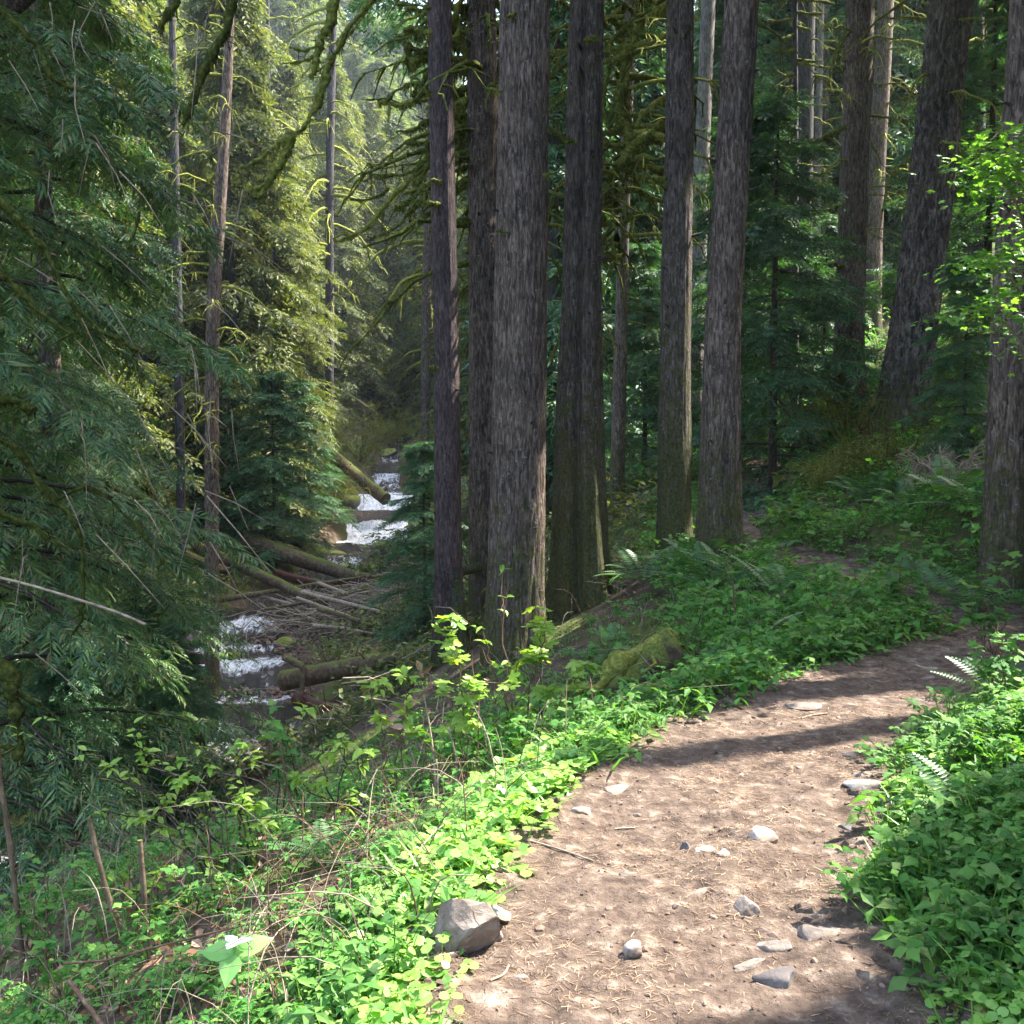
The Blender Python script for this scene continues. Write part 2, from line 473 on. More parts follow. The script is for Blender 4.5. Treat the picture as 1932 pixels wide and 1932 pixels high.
M['grit'] = noisemat('earth_crumbs', [(.3, (.07, .042, .03)), (.55, (.17, .115, .085)), (.8, (.36, .29, .24))], 2.5, 5, bump=.3, island=.45)
M['deadleaf'] = leafmat('dead_brown_leaves', [(.10, .05, .025), (.22, .12, .07), (.36, .25, .17)], .15)
G = lambda *c: list(c)
M['cedar'] = leafmat('cedar_foliage', G((.035, .095, .040), (.07, .15, .05), (.13, .22, .065), (.06, .13, .055), (.035, .085, .045), (.17, .21, .06), (.12, .09, .05)), .22, .5, .35, (1.3, 1.6, .8))
M['hemlock'] = leafmat('hemlock_foliage', G((.025, .085, .04), (.045, .125, .05), (.08, .16, .055), (.035, .10, .05)), .25, .5, .3)
M['sunfir'] = leafmat('mossy_fir_foliage', G((.06, .085, .025), (.12, .14, .04), (.19, .20, .06), (.07, .10, .035), (.045, .075, .035), (.15, .14, .06)), .3, .6, .2)
M['farfir'] = leafmat('far_fir_foliage', G((.06, .10, .05), (.10, .14, .06), (.15, .17, .065), (.065, .11, .06)), .3, .6, .2)
M['herb'] = leafmat('herb_leaves', G((.04, .12, .025), (.075, .20, .035), (.13, .26, .05), (.06, .15, .035), (.15, .22, .06)), .35, .62, .2)
M['herbdeep'] = leafmat('shade_herb_leaves', G((.035, .12, .022), (.065, .20, .035), (.11, .27, .05), (.14, .24, .05)), .35, .62, .2)  # herb leaves of a deeper green
M['round'] = leafmat('round_pale_leaves', G((.14, .30, .05), (.20, .38, .07), (.28, .44, .10), (.12, .27, .06)), .35, .4, .4)
M['shrubleaf'] = leafmat('young_shrub_leaves', G((.13, .26, .03), (.22, .36, .05), (.30, .42, .08)), .45, .4, .4, (1.4, 1.3, .5))
M['maple'] = leafmat('maple_leaves', G((.09, .22, .035), (.14, .31, .05), (.19, .36, .07)), .45, .4, .3, (1.4, 1.4, .5))
M['fern'] = leafmat('fern_fronds', G((.03, .09, .025), (.055, .14, .04), (.09, .19, .06)), .3, .45, .4)
M['grass'] = leafmat('grass_blades', G((.07, .2, .03), (.13, .3, .05), (.22, .38, .08)), .35, .45, .4)
M['petal'] = leafmat('white_petals', G((.8, .8, .78), (.85, .85, .83)), .3, .5, .3, (1, 1, 1))
M['trillium'] = leafmat('trillium_leaves', G((.16, .36, .08), (.22, .42, .11)), .35, .35, .5)
# water with foam
def watermat():
    m, nt, out = newmat('rushing_water')
    tc = nt.nodes.new("ShaderNodeTexCoord")
    ob = tc.outputs['Object']
    at = nt.nodes.new("ShaderNodeAttribute"); at.attribute_name = 'foam'
    mp = nd(nt, "ShaderNodeMapping", {"Vector": ob, "Scale": (2.2, .8, 1.5)}).outputs[0]
    n = noise(nt, mp, 2.4, 10, .75, 1.2)
    f = mth(nt, 'ADD', mth(nt, 'MULTIPLY', at.outputs['Fac'], .42), n)
    f = ramp(nt, f, [(.68, g3(0)), (.75, g3(.35)), (.83, g3(1))])
    bp = nd(nt, "ShaderNodeBump", {"Strength": 1.0, "Distance": .15, "Height": n})
    deep = ramp(nt, noise(nt, ob, .8, 4), [(.35, (.018, .016, .012)), (.65, (.07, .05, .035))])
    w = nd(nt, "ShaderNodeBsdfPrincipled", {"Base Color": deep, "Roughness": .06, "IOR": 1.33, "Specular IOR Level": .9, "Normal": bp.outputs[0]})
    fc = ramp(nt, noise(nt, mp, 3.0, 5, .6, 1.2), [(.34, (.30, .34, .36)), (.48, (.66, .70, .73)), (.58, (.86, .88, .9))])
    fo = nd(nt, "ShaderNodeBsdfPrincipled", {"Base Color": fc, "Roughness": .6, "Normal": bp.outputs[0]})
    mx = nd(nt, "ShaderNodeMixShader", {0: f, 1: w.outputs[0], 2: fo.outputs[0]})
    nt.links.new(mx.outputs[0], out.inputs[0])
    return m
M['water'] = watermat()

# ------------------------------------------------------------------ ground, trail, creek
def grid_faces(nu, nv):
    i = np.arange(nu - 1)[:, None] * nv
    j = np.arange(nv - 1)[None]
    return np.stack([i + j, i + nv + j, i + nv + j + 1, i + j + 1], -1).reshape(-1, 4)
u = np.linspace(-4.75, 4.75, 310)
xs = 3.2 * np.sinh(u)
v = np.linspace(math.asinh(-28 / 3.2), math.asinh(270 / 3.2), 320)
ys = 4.0 + 3.2 * np.sinh(v)
X, Y = np.meshgrid(xs, ys, indexing='ij')
Z = H(X, Y)
acc = Acc()
acc.add(np.stack([X, Y, Z], -1).reshape(-1, 3), grid_faces(*X.shape), 0, True)
link('ground', acc.mesh('ground', M['ground']), kind='structure')

# trail ribbon, its own relief
T3 = catmull(TRAIL[:, :3], 3)
seg = np.concatenate([[0], np.cumsum(np.linalg.norm(np.diff(T3[:, :2], axis=0), axis=1))])
def trail_rows(a, b, step):
    s = np.arange(a, b, step)
    return np.stack([np.interp(s, seg, T3[:, k]) for k in range(3)], 1)
s_near = seg[np.argmin(abs(T3[:, 1] - 9.0) + (T3[:, 0] < 3) * 9)]
s_cam = seg[np.argmin(abs(T3[:, 1] - 1.6))]
rows = np.vstack([trail_rows(0, s_cam, .15), trail_rows(s_cam, s_near, .028), trail_rows(s_near, seg[-1], .09)])
tg = nrm(np.gradient(rows[:, :2], axis=0))
for _ in range(3):
    tg[1:-1] = nrm((tg[:-2] + tg[1:-1] + tg[2:]) / 3)
nl = np.stack([-tg[:, 1], tg[:, 0]], 1)
uu = np.linspace(-.94, .94, 66)
TX = rows[:, None, 0] + nl[:, None, 0] * uu
TY = rows[:, None, 1] + nl[:, None, 1] * uu
P3 = np.stack([TX, TY, TX * 0], -1)
def trail_relief(x, y):
    p = np.stack([x, y, x * 0], -1)
    return .034 * fbm(p * 2.0, 3, 41) + .012 * fbm(p * 7, 3, 43) + .012 * np.maximum(fbm(p * 24, 2, 44), -.05) + .012 * np.maximum(fbm(p * 5.3 + 31, 2, 45) - .15, 0) * 4
ew = np.abs(uu)[None] + .09 * fbm(P3 * 2.6, 3, 47)
TZ = rows[:, None, 2] + trail_relief(TX, TY) + .03 * np.abs(uu[None] / .7) ** 2 - .12 * sstep(.73, .94, ew)
acc = Acc()
acc.add(np.stack([TX, TY, TZ], -1).reshape(-1, 3), grid_faces(*TX.shape), 0, True)
link('trail', acc.mesh('trail', M['trail']), kind='structure')
def trail_z(x, y):
    x = np.atleast_1d(x); y = np.atleast_1d(y)
    d, v, _ = polydist(x, y, T3)
    return v[:, 0] + trail_relief(x, y) + .03 * (d / .7) ** 2

# creek water
c3 = catmull(CREEK, 3)
segc = np.concatenate([[0], np.cumsum(np.linalg.norm(np.diff(c3[:, :2], axis=0), axis=1))])
s = np.arange(0, segc[-1], .14)
cr = np.stack([np.interp(s, segc, c3[:, k]) for k in range(4)], 1)
cr[:, 3] *= .7 - .12 * sstep(30, 34, cr[:, 1]) + .38 * sstep(40, 44, cr[:, 1]) - .42 * sstep(53, 56, cr[:, 1])
tg = nrm(np.gradient(cr[:, :2], axis=0))
nl = np.stack([-tg[:, 1], tg[:, 0]], 1)
# turn the even fall into steps: pools and short drops
zs = cr[:, 2].copy()
stepw = zs + .18 * np.sin(s * 2 * math.pi / 4.6 + 1.0 * np.sin(s * .7))
slope = np.gradient(stepw, s)
uu = np.linspace(-1, 1, 40)
WX = cr[:, None, 0] + nl[:, None, 0] * uu * (cr[:, None, 3] + .30)
WY = cr[:, None, 1] + nl[:, None, 1] * uu * (cr[:, None, 3] + .30)
P3 = np.stack([WX, WY, WX * 0], -1)
rough = np.clip(slope * 3.0, 0, 1)[:, None]
WZ = stepw[:, None] + (.05 + .14 * rough) * fbm(P3 * 1.6, 4, 51) + .03 * fbm(P3 * 6, 2, 52)
rap = np.zeros(len(cr))
for a_, b_, g_ in ((15.5, 18.4, .8), (20, 22.5, .35), (23.6, 25.2, .65), (26.3, 27.6, .9), (28.4, 29.2, .7), (30, 31.2, .7), (34, 36, .3), (39, 41, .5), (44.2, 48.5, 1.15), (50.5, 53.5, 1.1), (54.6, 60, .6), (66, 74, .5), (80, 90, .4)):
    rap = np.maximum(rap, g_ * sstep(a_ - .5, a_ + .3, cr[:, 1]) * (1 - sstep(b_ - .3, b_ + .6, cr[:, 1])))
foam = np.clip(rap[:, None] * .95 + rough * .15 + .45 * fbm(P3 * np.array([1.3, .8, 1]), 3, 53) - .12 + .45 * (sstep(42, 45, cr[:, 1]) * (1 - sstep(54, 56, cr[:, 1])))[:, None] * (rap[:, None] > .5) - .25 * (np.abs(uu)[None] ** 4), 0, 1)
acc = Acc()
acc.add(np.stack([WX, WY, WZ], -1).reshape(-1, 3), grid_faces(*WX.shape), 0, True)
link('creek', acc.mesh('creek', M['water'], {'foam': foam}), kind='structure')

# ------------------------------------------------------------------ foliage templates
def frond(n, ang=55, Lf=.42, w=.03, droop=.12, power=.75, seed=0):
    V, Fa = [], []
    rg = np.random.default_rng(seed + n)
    a = rad(ang)
    def kite(t, dx, dy, L, ww):
        b = len(V)
        z = -droop * t * t
        px, py = -dy, dx
        V.extend([(t, 0, z), (t + dx * L * .4 + px * ww, dy * L * .4 + py * ww, z - .03 * L), (t + dx * L, dy * L, z - .28 * L), (t + dx * L * .4 - px * ww, dy * L * .4 - py * ww, z - .03 * L)])
        Fa.append((b, b + 1, b + 2, b + 3))
    for i in range(n):
        t = .03 + .9 * i / n
        L0 = Lf * (1 - t) ** power * (1 if i else .8) + .03
        for sgn in (1, -1):
            if rg.uniform() < .12:
                continue
            L = L0 * rg.uniform(.55, 1.2); aj = a + rg.normal(0, .16)
            kite(t + rg.uniform(0, .05), math.cos(aj), sgn * math.sin(aj), L, w * rg.uniform(.8, 1.2))
    kite(.86, 1, 0, .16, w)
    V.extend([(0, .006, 0), (.9, .004, -droop * .8), (.9, -.004, -droop * .8), (0, -.006, 0)])
    Fa.append(tuple(len(V) - 4 + k for k in range(4)))
    return np.array(V, float), np.array(Fa)
FR_CEDAR = [frond(10, 44, .48, .025, .32, .8, k) for k in range(4)]
FR_HEM = [frond(7, 54, .40, .036, .18, .7, k) for k in range(3)]
FR_LOW = [frond(2, 50, .5, .11, .25, .6, k) for k in range(2)]
FR_FAR = [frond(4, 50, .48, .055, .25, .7, k) for k in range(3)]

def boughs(acc, rng, O, az, L, rise, droop, nsub, fl, tpl, leafm=0, woodm=1, limb_r=.02, keep=None, hang=.35, wfac=1.0, base=np.zeros(3), wood=True):
    nb = len(L)
    t = np.linspace(.10, 1, nsub)[None] + rng.uniform(-.03, .03, (nb, nsub))
    dirv = np.stack([np.cos(az), np.sin(az), 0 * az], 1)
    perp = np.stack([-np.sin(az), np.cos(az), 0 * az], 1)
    zz = (rise[:, None] * t - droop[:, None] * t * t) * L[:, None]
    P = O[:, None] + dirv[:, None] * (L[:, None] * t)[..., None] + np.array([0, 0, 1.]) * zz[..., None]
    sg = np.where(np.arange(nsub) % 2 == 0, 1, -1)[None] * np.ones((nb, 1))
    ang = rad(68) - rad(45) * t
    sd_ = dirv[:, None] * np.cos(ang)[..., None] + perp[:, None] * (np.sin(ang) * sg)[..., None]
    Ls = L[:, None] * .40 * np.clip(1 - t, 0, 1) ** .7 + .12 * fl
    fp, fd, fs = [], [], []
    for vv, da, sc_ in ((.15, .8, .9), (.4, -.8, 1.), (.65, .7, .95), (.85, -.6, .85), (1., 0, 1.)):
        p = P + sd_ * (Ls * vv)[..., None] - np.array([0, 0, 1.]) * (hang * .55 * Ls * vv * vv)[..., None]
        ca, sa = math.cos(da), math.sin(da)
        d = np.stack([sd_[..., 0] * ca - sd_[..., 1] * sa, sd_[..., 0] * sa + sd_[..., 1] * ca, sd_[..., 2]], -1)
        fp.append(p.reshape(-1, 3)); fd.append(d.reshape(-1, 3)); fs.append(np.full(p.shape[0] * p.shape[1], sc_))
    fp, fd, fs = np.vstack(fp), np.vstack(fd), np.concatenate(fs)
    n = len(fp)
    fp = fp + rng.normal(0, .05 * fl, (n, 3))
    fd = nrm(fd + rng.normal(0, .22, (n, 3))) + np.array([0, 0, -hang]) * rng.uniform(.5, 1.4, (n, 1))
    up = np.array([0, 0, 1.]) + rng.normal(0, .28, (n, 3))
    fs = fs * fl * rng.uniform(.7, 1.25, n)
    if keep is not None:
        fdn = nrm(fd) * fs[:, None]
        k = keep(fp + base) & keep(fp + base + fdn * .5) & keep(fp + base + fdn)
        fp, fd, up, fs = fp[k], fd[k], up[k], fs[k]
    Mf = frames(fd, up, fs, wfac)
    wh = rng.integers(0, len(tpl), len(fp))
    for ti in range(len(tpl)):
        acc.inst(tpl[ti][0], tpl[ti][1], Mf[wh == ti], fp[wh == ti], leafm)
    if wood:
        tt = np.linspace(0, 1, 5)
        for b in range(nb):
            q = O[b] + dirv[b] * (L[b] * tt)[:, None] + np.array([0, 0, 1.]) * ((rise[b] * tt - droop[b] * tt * tt) * L[b])[:, None]
            if keep is not None and not keep((q + base)).all():
                continue
            tube(acc, q, limb_r * (1.15 - tt), 3, woodm, cap=False)

def crown(name, seed, Hh, z0, R, nb, nsub, fl, tpl, mats, shape=.8, rise=.25, droop=.55, keep=None, hang=.35, base=np.zeros(3), lean=(0, 0), limb_r=.025, azr=None, wood=True):
    rng = np.random.default_rng(seed)
    h = np.sort((np.arange(nb) + rng.uniform(0, 1, nb)) / nb)
    z = z0 + (Hh - z0) * h
    L = R * (1 - h) ** shape * rng.uniform(.65, 1.1, nb) + .25
    az = rng.uniform(*(azr or (0, 2 * math.pi)), nb)
    O = np.stack([z * lean[0], z * lean[1], z], 1)
    acc = Acc()
    boughs(acc, rng, O, az, L, rng.uniform(.4, 1.3, nb) * rise, rng.uniform(.7, 1.3, nb) * droop, nsub, fl, tpl, keep=keep, hang=hang, base=base, limb_r=limb_r, wood=wood)
    return acc.mesh(name, mats)

def trunk_mesh(name, pts, rads, mat, seg=40, rows=60, furrow=.012, flare=.35, seed=0, fscale=14., groove=None, lobes=5, zs=.22):
    """pts: local centre line from the base up"""
    pts = np.asarray(pts, float); rads = np.asarray(rads, float)
    L = np.concatenate([[0], np.cumsum(np.linalg.norm(np.diff(pts, axis=0), axis=1))])
    tt = np.linspace(0, 1, rows) ** 1.15 * L[-1]
    Cc = np.stack([np.interp(tt, L, pts[:, k]) for k in range(3)], 1)
    # ease the joints of the centre line
    for _ in range(4):
        Cc[1:-1] = (Cc[:-2] + 2 * Cc[1:-1] + Cc[2:]) / 4
    R = np.interp(tt, L, rads)
    th = np.linspace(0, 2 * math.pi, seg, endpoint=False)
    rr = R[:, None] * (1 + flare * np.exp(-tt / .35)[:, None]) * np.ones(seg)
    rng = np.random.default_rng(seed)
    ph = rng.uniform(0, 6.28)
    rr = rr * (1 + .10 * np.sin(lobes * th + ph)[None] * np.exp(-tt / .9)[:, None] + .02 * np.sin(2 * th + ph)[None])
    if groove:
        for g, depth, wd in groove:
            dth = np.abs((th - g + math.pi) % (2 * math.pi) - math.pi)
            rr = rr * (1 - depth * np.exp(-(dth / wd) ** 2)[None] * (1 - .5 * tt / L[-1])[:, None])
    q = np.stack([np.cos(th)[None] * rr, np.sin(th)[None] * rr, tt[:, None] * np.ones(seg) * zs], -1)
    f = fbm(q * fscale, 4, seed)
    f2 = fbm(q * np.array([2., 2., 3.]) * 2, 2, seed + 5)
    rr = rr + furrow * (1 - 2.2 * np.abs(f)) + .02 * f2 * R.mean() * 2
    V = np.stack([Cc[:, None, 0] + np.cos(th) * rr, Cc[:, None, 1] + np.sin(th) * rr, Cc[:, None, 2] * np.ones(seg)], -1)
    V[0, :, 2] -= .5
    acc = Acc()
    i = np.arange(rows - 1)[:, None] * seg
    j = np.arange(seg)[None]
    qd = np.stack([i + j, i + (j + 1) % seg, i + seg + (j + 1) % seg, i + seg + j], -1).reshape(-1, 4)
    acc.add(V.reshape(-1, 3), qd, 0, True)
    return acc.mesh(name, mat)

def deadcrown(seed, nb, z0, z1, L, rad_=.018, mat=None, twigs=6):
    """long drooping dead branches furred with moss, up one trunk"""
    rng = np.random.default_rng(seed); acc = Acc()
    for k in range(nb):
        z = z0 + (z1 - z0) * (k + rng.uniform(0, 1)) / nb; a = rng.uniform(0, 6.28); l = L * rng.uniform(.4, 1.1)
        d = np.array([math.cos(a), math.sin(a), 0]); t = np.linspace(0, 1, 8)
        dr = rng.uniform(.15, .75)
        P = d * (l * t)[:, None] + np.array([0, 0, 1.]) * (z + l * (.12 * t - dr * t * t))[:, None] + rng.normal(0, .025 * l, (8, 3)) * t[:, None]
        tube(acc, P, rad_ * (1.25 - t) * rng.uniform(.7, 1.5), 5, 0, .6, k, 16, cap=False)
        for m in range(twigs):
            i = rng.integers(2, 8); q = d * rng.uniform(.1, .5) + np.array([-d[1], d[0], 0]) * rng.normal(0, .5) - np.array([0, 0, rng.uniform(.2, .9)])
            q = P[i] + nrm(q) * l * rng.uniform(.12, .35)
            tube(acc, [P[i], (P[i] + q) / 2 + (0, 0, .04 * l), q], np.array([.6, .45, .2]) * rad_, 3, 0, cap=False)
    return acc.mesh('mossy_branches', mat)
def mosslimb(P, r0, r1, seed=0, sides=8, fringe=1.0, rough=.75, n=8, mats=None):
    """thick, uneven, moss-wrapped limb with hanging moss tufts"""
    rng = np.random.default_rng(seed)
    P = catmull(P, n)
    k = len(P)
    r0 *= .8; r1 *= .8
    R = np.linspace(r0, r1, k) * (1 + .5 * vnoise(np.stack([np.arange(k) * .45, np.zeros(k), np.zeros(k)], 1), seed))
    P = P + np.stack([vnoise(np.stack([np.arange(k) * .6, np.full(k, c + .5), np.zeros(k)], 1), seed + 3) for c in range(3)], 1) * r0 * .5
    acc = Acc()
    tube(acc, P, R, sides, 0, noise=rough, seed=seed, nscale=.7 / max(r0, .01))
    L = np.linalg.norm(np.diff(P, axis=0), axis=1).sum()
    m = int(min(L / r0 * 14 * fringe, 900))
    if m:
        t = rng.uniform(0, k - 1.001, m)
        i = t.astype(int); f = (t - i)[:, None]
        c = P[i] * (1 - f) + P[i + 1] * f
        rr = R[i]
        a = rng.uniform(-1.0, 1.0, m)
        T = nrm(P[i + 1] - P[i]); B = nrm(np.cross(T, np.array([0.1, 0.2, 1.])))
        Nn = np.cross(B, T)
        off = B * np.sin(a)[:, None] - np.abs(Nn) * np.array([1, 1, 1]) * 0 - np.array([0, 0, 1.]) * np.cos(a)[:, None] * .8
        c = c + off * (rr * .85)[:, None]
        ln = rr * rng.uniform(.5, 2.3, m)
        wd = rr * rng.uniform(.12, .35, m)
        side = nrm(T + rng.normal(0, .4, (m, 3)))
        tip = c - np.array([0, 0, 1.]) * ln[:, None] + rng.normal(0, .15, (m, 3)) * ln[:, None]
        V = np.stack([c - side * wd[:, None], c + side * wd[:, None], tip], 1).reshape(-1, 3)
        acc.add(V, np.arange(3 * m).reshape(-1, 3), 0)
    if fringe > .6 and r0 < .2:
        for m in range(int(3 + L * 3)):
            i = rng.integers(k // 4, k); l = rng.uniform(3, 9) * max(r0, .02)
            q = P[i] + nrm(rng.normal(0, 1, 3) * (1, .6, .4) - (0, 0, .55)) * l
            tube(acc, [P[i], (P[i] + q) / 2 + rng.normal(0, .08, 3) * l, q], np.array([.32, .22, .08]) * r0, 4, 0, .5, m, 12, cap=False)
    return acc.mesh('mossy_limb', mats or M['moss'])

# ------------------------------------------------------------------ chosen sun patches, shaped by cutting fronds from the unseen crowns
def inpoly(x, y, poly):
    r = np.zeros(x.shape, bool)
    n = len(poly)
    for i in range(n):
        x1, y1 = poly[i]; x2, y2 = poly[(i + 1) % n]
        c = ((y1 > y) != (y2 > y)) & (x < (x2 - x1) * (y - y1) / (y2 - y1 + 1e-12) + x1)
        r ^= c
    return r
GAP = [(-1.35, 2.0), (-1.2, 3.4), (-.85, 4.4), (-.2, 5.8), (.3, 6.9), (.85, 6.9), (.75, 5.8), (1.1, 5.2), (1.75, 4.95), (2.1, 5.6), (3.3, 6.4), (3.9, 5.0), (2.5, 4.2), (1.45, 3.95), (1.15, 3.4), (.98, 2.7), (.78, 2.2), (.65, 1.8)]
def keep_gap(p):
    """canopy stays out of the way of the sun patch on the trail: the forest opens there"""
    q = p - SUN * (p[:, 2:3] / SUN[2])
    x = q[:, 0] + .10 * vnoise(q * 3, 5); y = q[:, 1] + .10 * vnoise(q * 3 + 9, 6)
    k = ~inpoly(x, y, GAP)
    # shafts cut through the crowns toward chosen trunks and shrubs
    for cx, cy_, cz, r in ((2.2, 13.3, 3.2, 1.0), (-.75, 13.9, 3.6, .8), (-.8, 13.9, 5.0, .6), (.3, 6.6, .5, .8), (-.3, 6.0, .2, .7), (3.6, 7.3, 3.0, .9), (-.7, 5.6, 0, .45), (.0, 6.6, -.2, .5), (1.1, 13, 1.4, .35), (2.3, 13.4, .4, .3), (3.6, 5.6, .8, .4), (-1.2, 4.6, .3, .5)):
        c = np.array([cx, cy_, cz])
        v_ = p - c
        tt = v_ @ SUN
        k &= ~((tt > 1.2) & (np.linalg.norm(v_ - tt[:, None] * SUN, axis=1) < r))
    return k
# ------------------------------------------------------------------ big trunks beside the trail
def px_trunk(name, label, pix, Yd, mat, Ht=26, seg=48, rows=110, furrow=.014, seed=1, crownmesh=None, crown_z=None, group='tall conifer trunks along the trail', **kw):
    """pix: (px, py, width px) from the foot upwards"""
    pts = [A(p[0], p[1], Yd) for p in pix]
    rr = [p[2] / 2 / F * Yd * 1.0 for p in pix]
    b = pts[0].copy()
    g = h1(b[0], b[1])
    base = np.array([b[0], b[1], min(g, b[2] + .25)])
    loc = [p - base for p in pts]
    loc[0] = np.array([0, 0, 0.])
    d = (loc[-1] - loc[-2]) / (loc[-1][2] - loc[-2][2])
    zt = loc[-1][2]
    loc.append(loc[-1] + d * (Ht - zt) * np.array([.6, .6, 1]))
    rr.append(.05)
    t = thing(name, label, 'tree', base, group)
    link('trunk', trunk_mesh('trunk', loc, rr, mat, seg, rows, furrow, seed=seed, **kw), t)
    L = np.array(loc)
    if crownmesh is not None:
        cz = crown_z if crown_z is not None else zt + 3.4
        cx = np.interp(cz, L[:, 2], L[:, 0]); cyy = np.interp(cz, L[:, 2], L[:, 1])
        o = link('crown', crownmesh, t, (cx, cyy, cz))
        o.rotation_euler[2] = seed * 1.7
        o['kind'] = 'stuff'
    return t, base, L

HIGH = [crown('high_crown', 70 + k, 15, 0, 3.0, 42, 6, 1.05, FR_FAR, [M['hemlock'], M['twig']], shape=.7, rise=.1, droop=.3, limb_r=.05) for k in range(2)]

LIMBY = [deadcrown(44, 46, 0, 5.2, 2.1, .040, M['moss'], 7), deadcrown(45, 34, 0, 4.6, 1.5, .040, M['moss'], 7), deadcrown(46, 16, 0, 4.6, 1.6, .035, M['moss_bright'], 6)]
DEAD = [deadcrown(41, 34, .0, 9.0, 1.7, .022, M['moss_bright']), deadcrown(42, 30, .0, 9.0, 1.4, .020, M['moss']), deadcrown(43, 40, 0, 14, 3.0, .05, M['moss_bright'], 5)]
T = {}
T['t1'] = px_trunk('conifer', 'slim reddish conifer trunk, leftmost of the big trunks, with a mossy snag at its foot', [(846, 1200, 58), (845, 1000, 48), (843, 700, 45), (836, 350, 43), (829, 0, 42)], 14, M['bark_red'], seed=3, crownmesh=HIGH[0], flare=.15, furrow=.010, seg=90, rows=90, fscale=50, zs=.20)
T['t2'] = px_trunk('conifer', 'dark straight conifer trunk with mossy dead branches close behind the widest trunk', [(922, 1190, 66), (915, 900, 60), (914, 600, 56), (911, 300, 54), (908, 0, 53)], 15.2, M['bark'], seed=5, crownmesh=HIGH[1], furrow=.014, seg=100, rows=90, fscale=44, zs=.20)
T['t3'] = px_trunk('conifer', 'widest grey conifer trunk standing in the middle of the photo', [(972, 1262, 112), (974, 1100, 104), (978, 900, 100), (981, 600, 95), (986, 300, 90), (991, 0, 87)], 12, M['bark'], seed=7, crownmesh=HIGH[0], furrow=.022, seg=150, rows=110, flare=.12, fscale=38, zs=.20)
T['t4'] = px_trunk('conifer', 'deeply grooved double trunk with moss down its right side', [(1097, 1165, 116), (1095, 1000, 104), (1094, 800, 88), (1097, 600, 74), (1102, 300, 64), (1108, 0, 60)], 13, M['bark_moss'], seed=9, crown_z=12.5, crownmesh=HIGH[1], furrow=.020, seg=140, rows=100, flare=.12, fscale=40, zs=.20, groove=[(-1.75, .42, .20), (-.5, .15, .3)])
T['t5'] = px_trunk('conifer', 'conifer trunk with a sunlit strip on its right side and mossy shaded foot', [(1272, 1062, 60), (1272, 900, 58), (1274, 600, 54), (1281, 300, 48), (1284, 0, 44)], 13.4, M['bark_moss'], seed=11, crown_z=13, crownmesh=HIGH[0], furrow=.016, seg=100, rows=100, flare=.12, fscale=42, zs=.20)
T['t6'] = px_trunk('conifer', 'broad grey conifer trunk leaning slightly right beside the far bend of the trail', [(1360, 1012, 84), (1359, 900, 76), (1364, 600, 62), (1382, 300, 60), (1400, 0, 58)], 12.4, M['bark'], seed=13, crown_z=13, crownmesh=HIGH[1], furrow=.018, seg=120, rows=100, flare=.12, fscale=38, zs=.20)
T['t8'] = px_trunk('conifer', 'straight grey conifer trunk on the right slope with a long mossy arm reaching left', [(1600, 752, 56), (1603, 600, 50), (1612, 300, 47), (1624, 0, 45)], 21, M['bark'], seed=15, crownmesh=None, furrow=.03, seg=80, rows=80, fscale=22, zs=.14)
T['t10'] = px_trunk('conifer', 'massive conifer with deeply furrowed bark leaning right on the slope', [(1697, 830, 86), (1712, 700, 78), (1740, 500, 70), (1768, 250, 68), (1795, 0, 64)], 18, M['bark_furrow'], seed=17, crownmesh=None, flare=.12, furrow=.075, seg=120, rows=150, fscale=13, zs=.30)
T['t11'] = px_trunk('conifer', 'pale grey trunk pitted with small holes at the right edge of the photo', [(1898, 1020, 80), (1900, 900, 72), (1907, 600, 62), (1924, 300, 60), (1942, 0, 58)], 10, M['bark'], seed=19, crownmesh=HIGH[0], furrow=.016, seg=110, rows=110, fscale=34, zs=.5)
for q_, k_ in enumerate(('t2', 't3', 't6', 't11')):  # crowns above the view, cut open to let the sun shafts through
    t_, b_, L_ = T[k_]
    for ch in t_.children:
        if ch.name.startswith('crown'):
            ch.rotation_euler[2] = 0
            ch.data = crown('high_crown', 80 + q_, 15, 0, 3.0, 38, 6, 1.05, FR_FAR, [M['hemlock'], M['twig']], shape=.7, rise=.1, droop=.3, limb_r=.05, keep=keep_gap, base=b_ + np.array(ch.location))
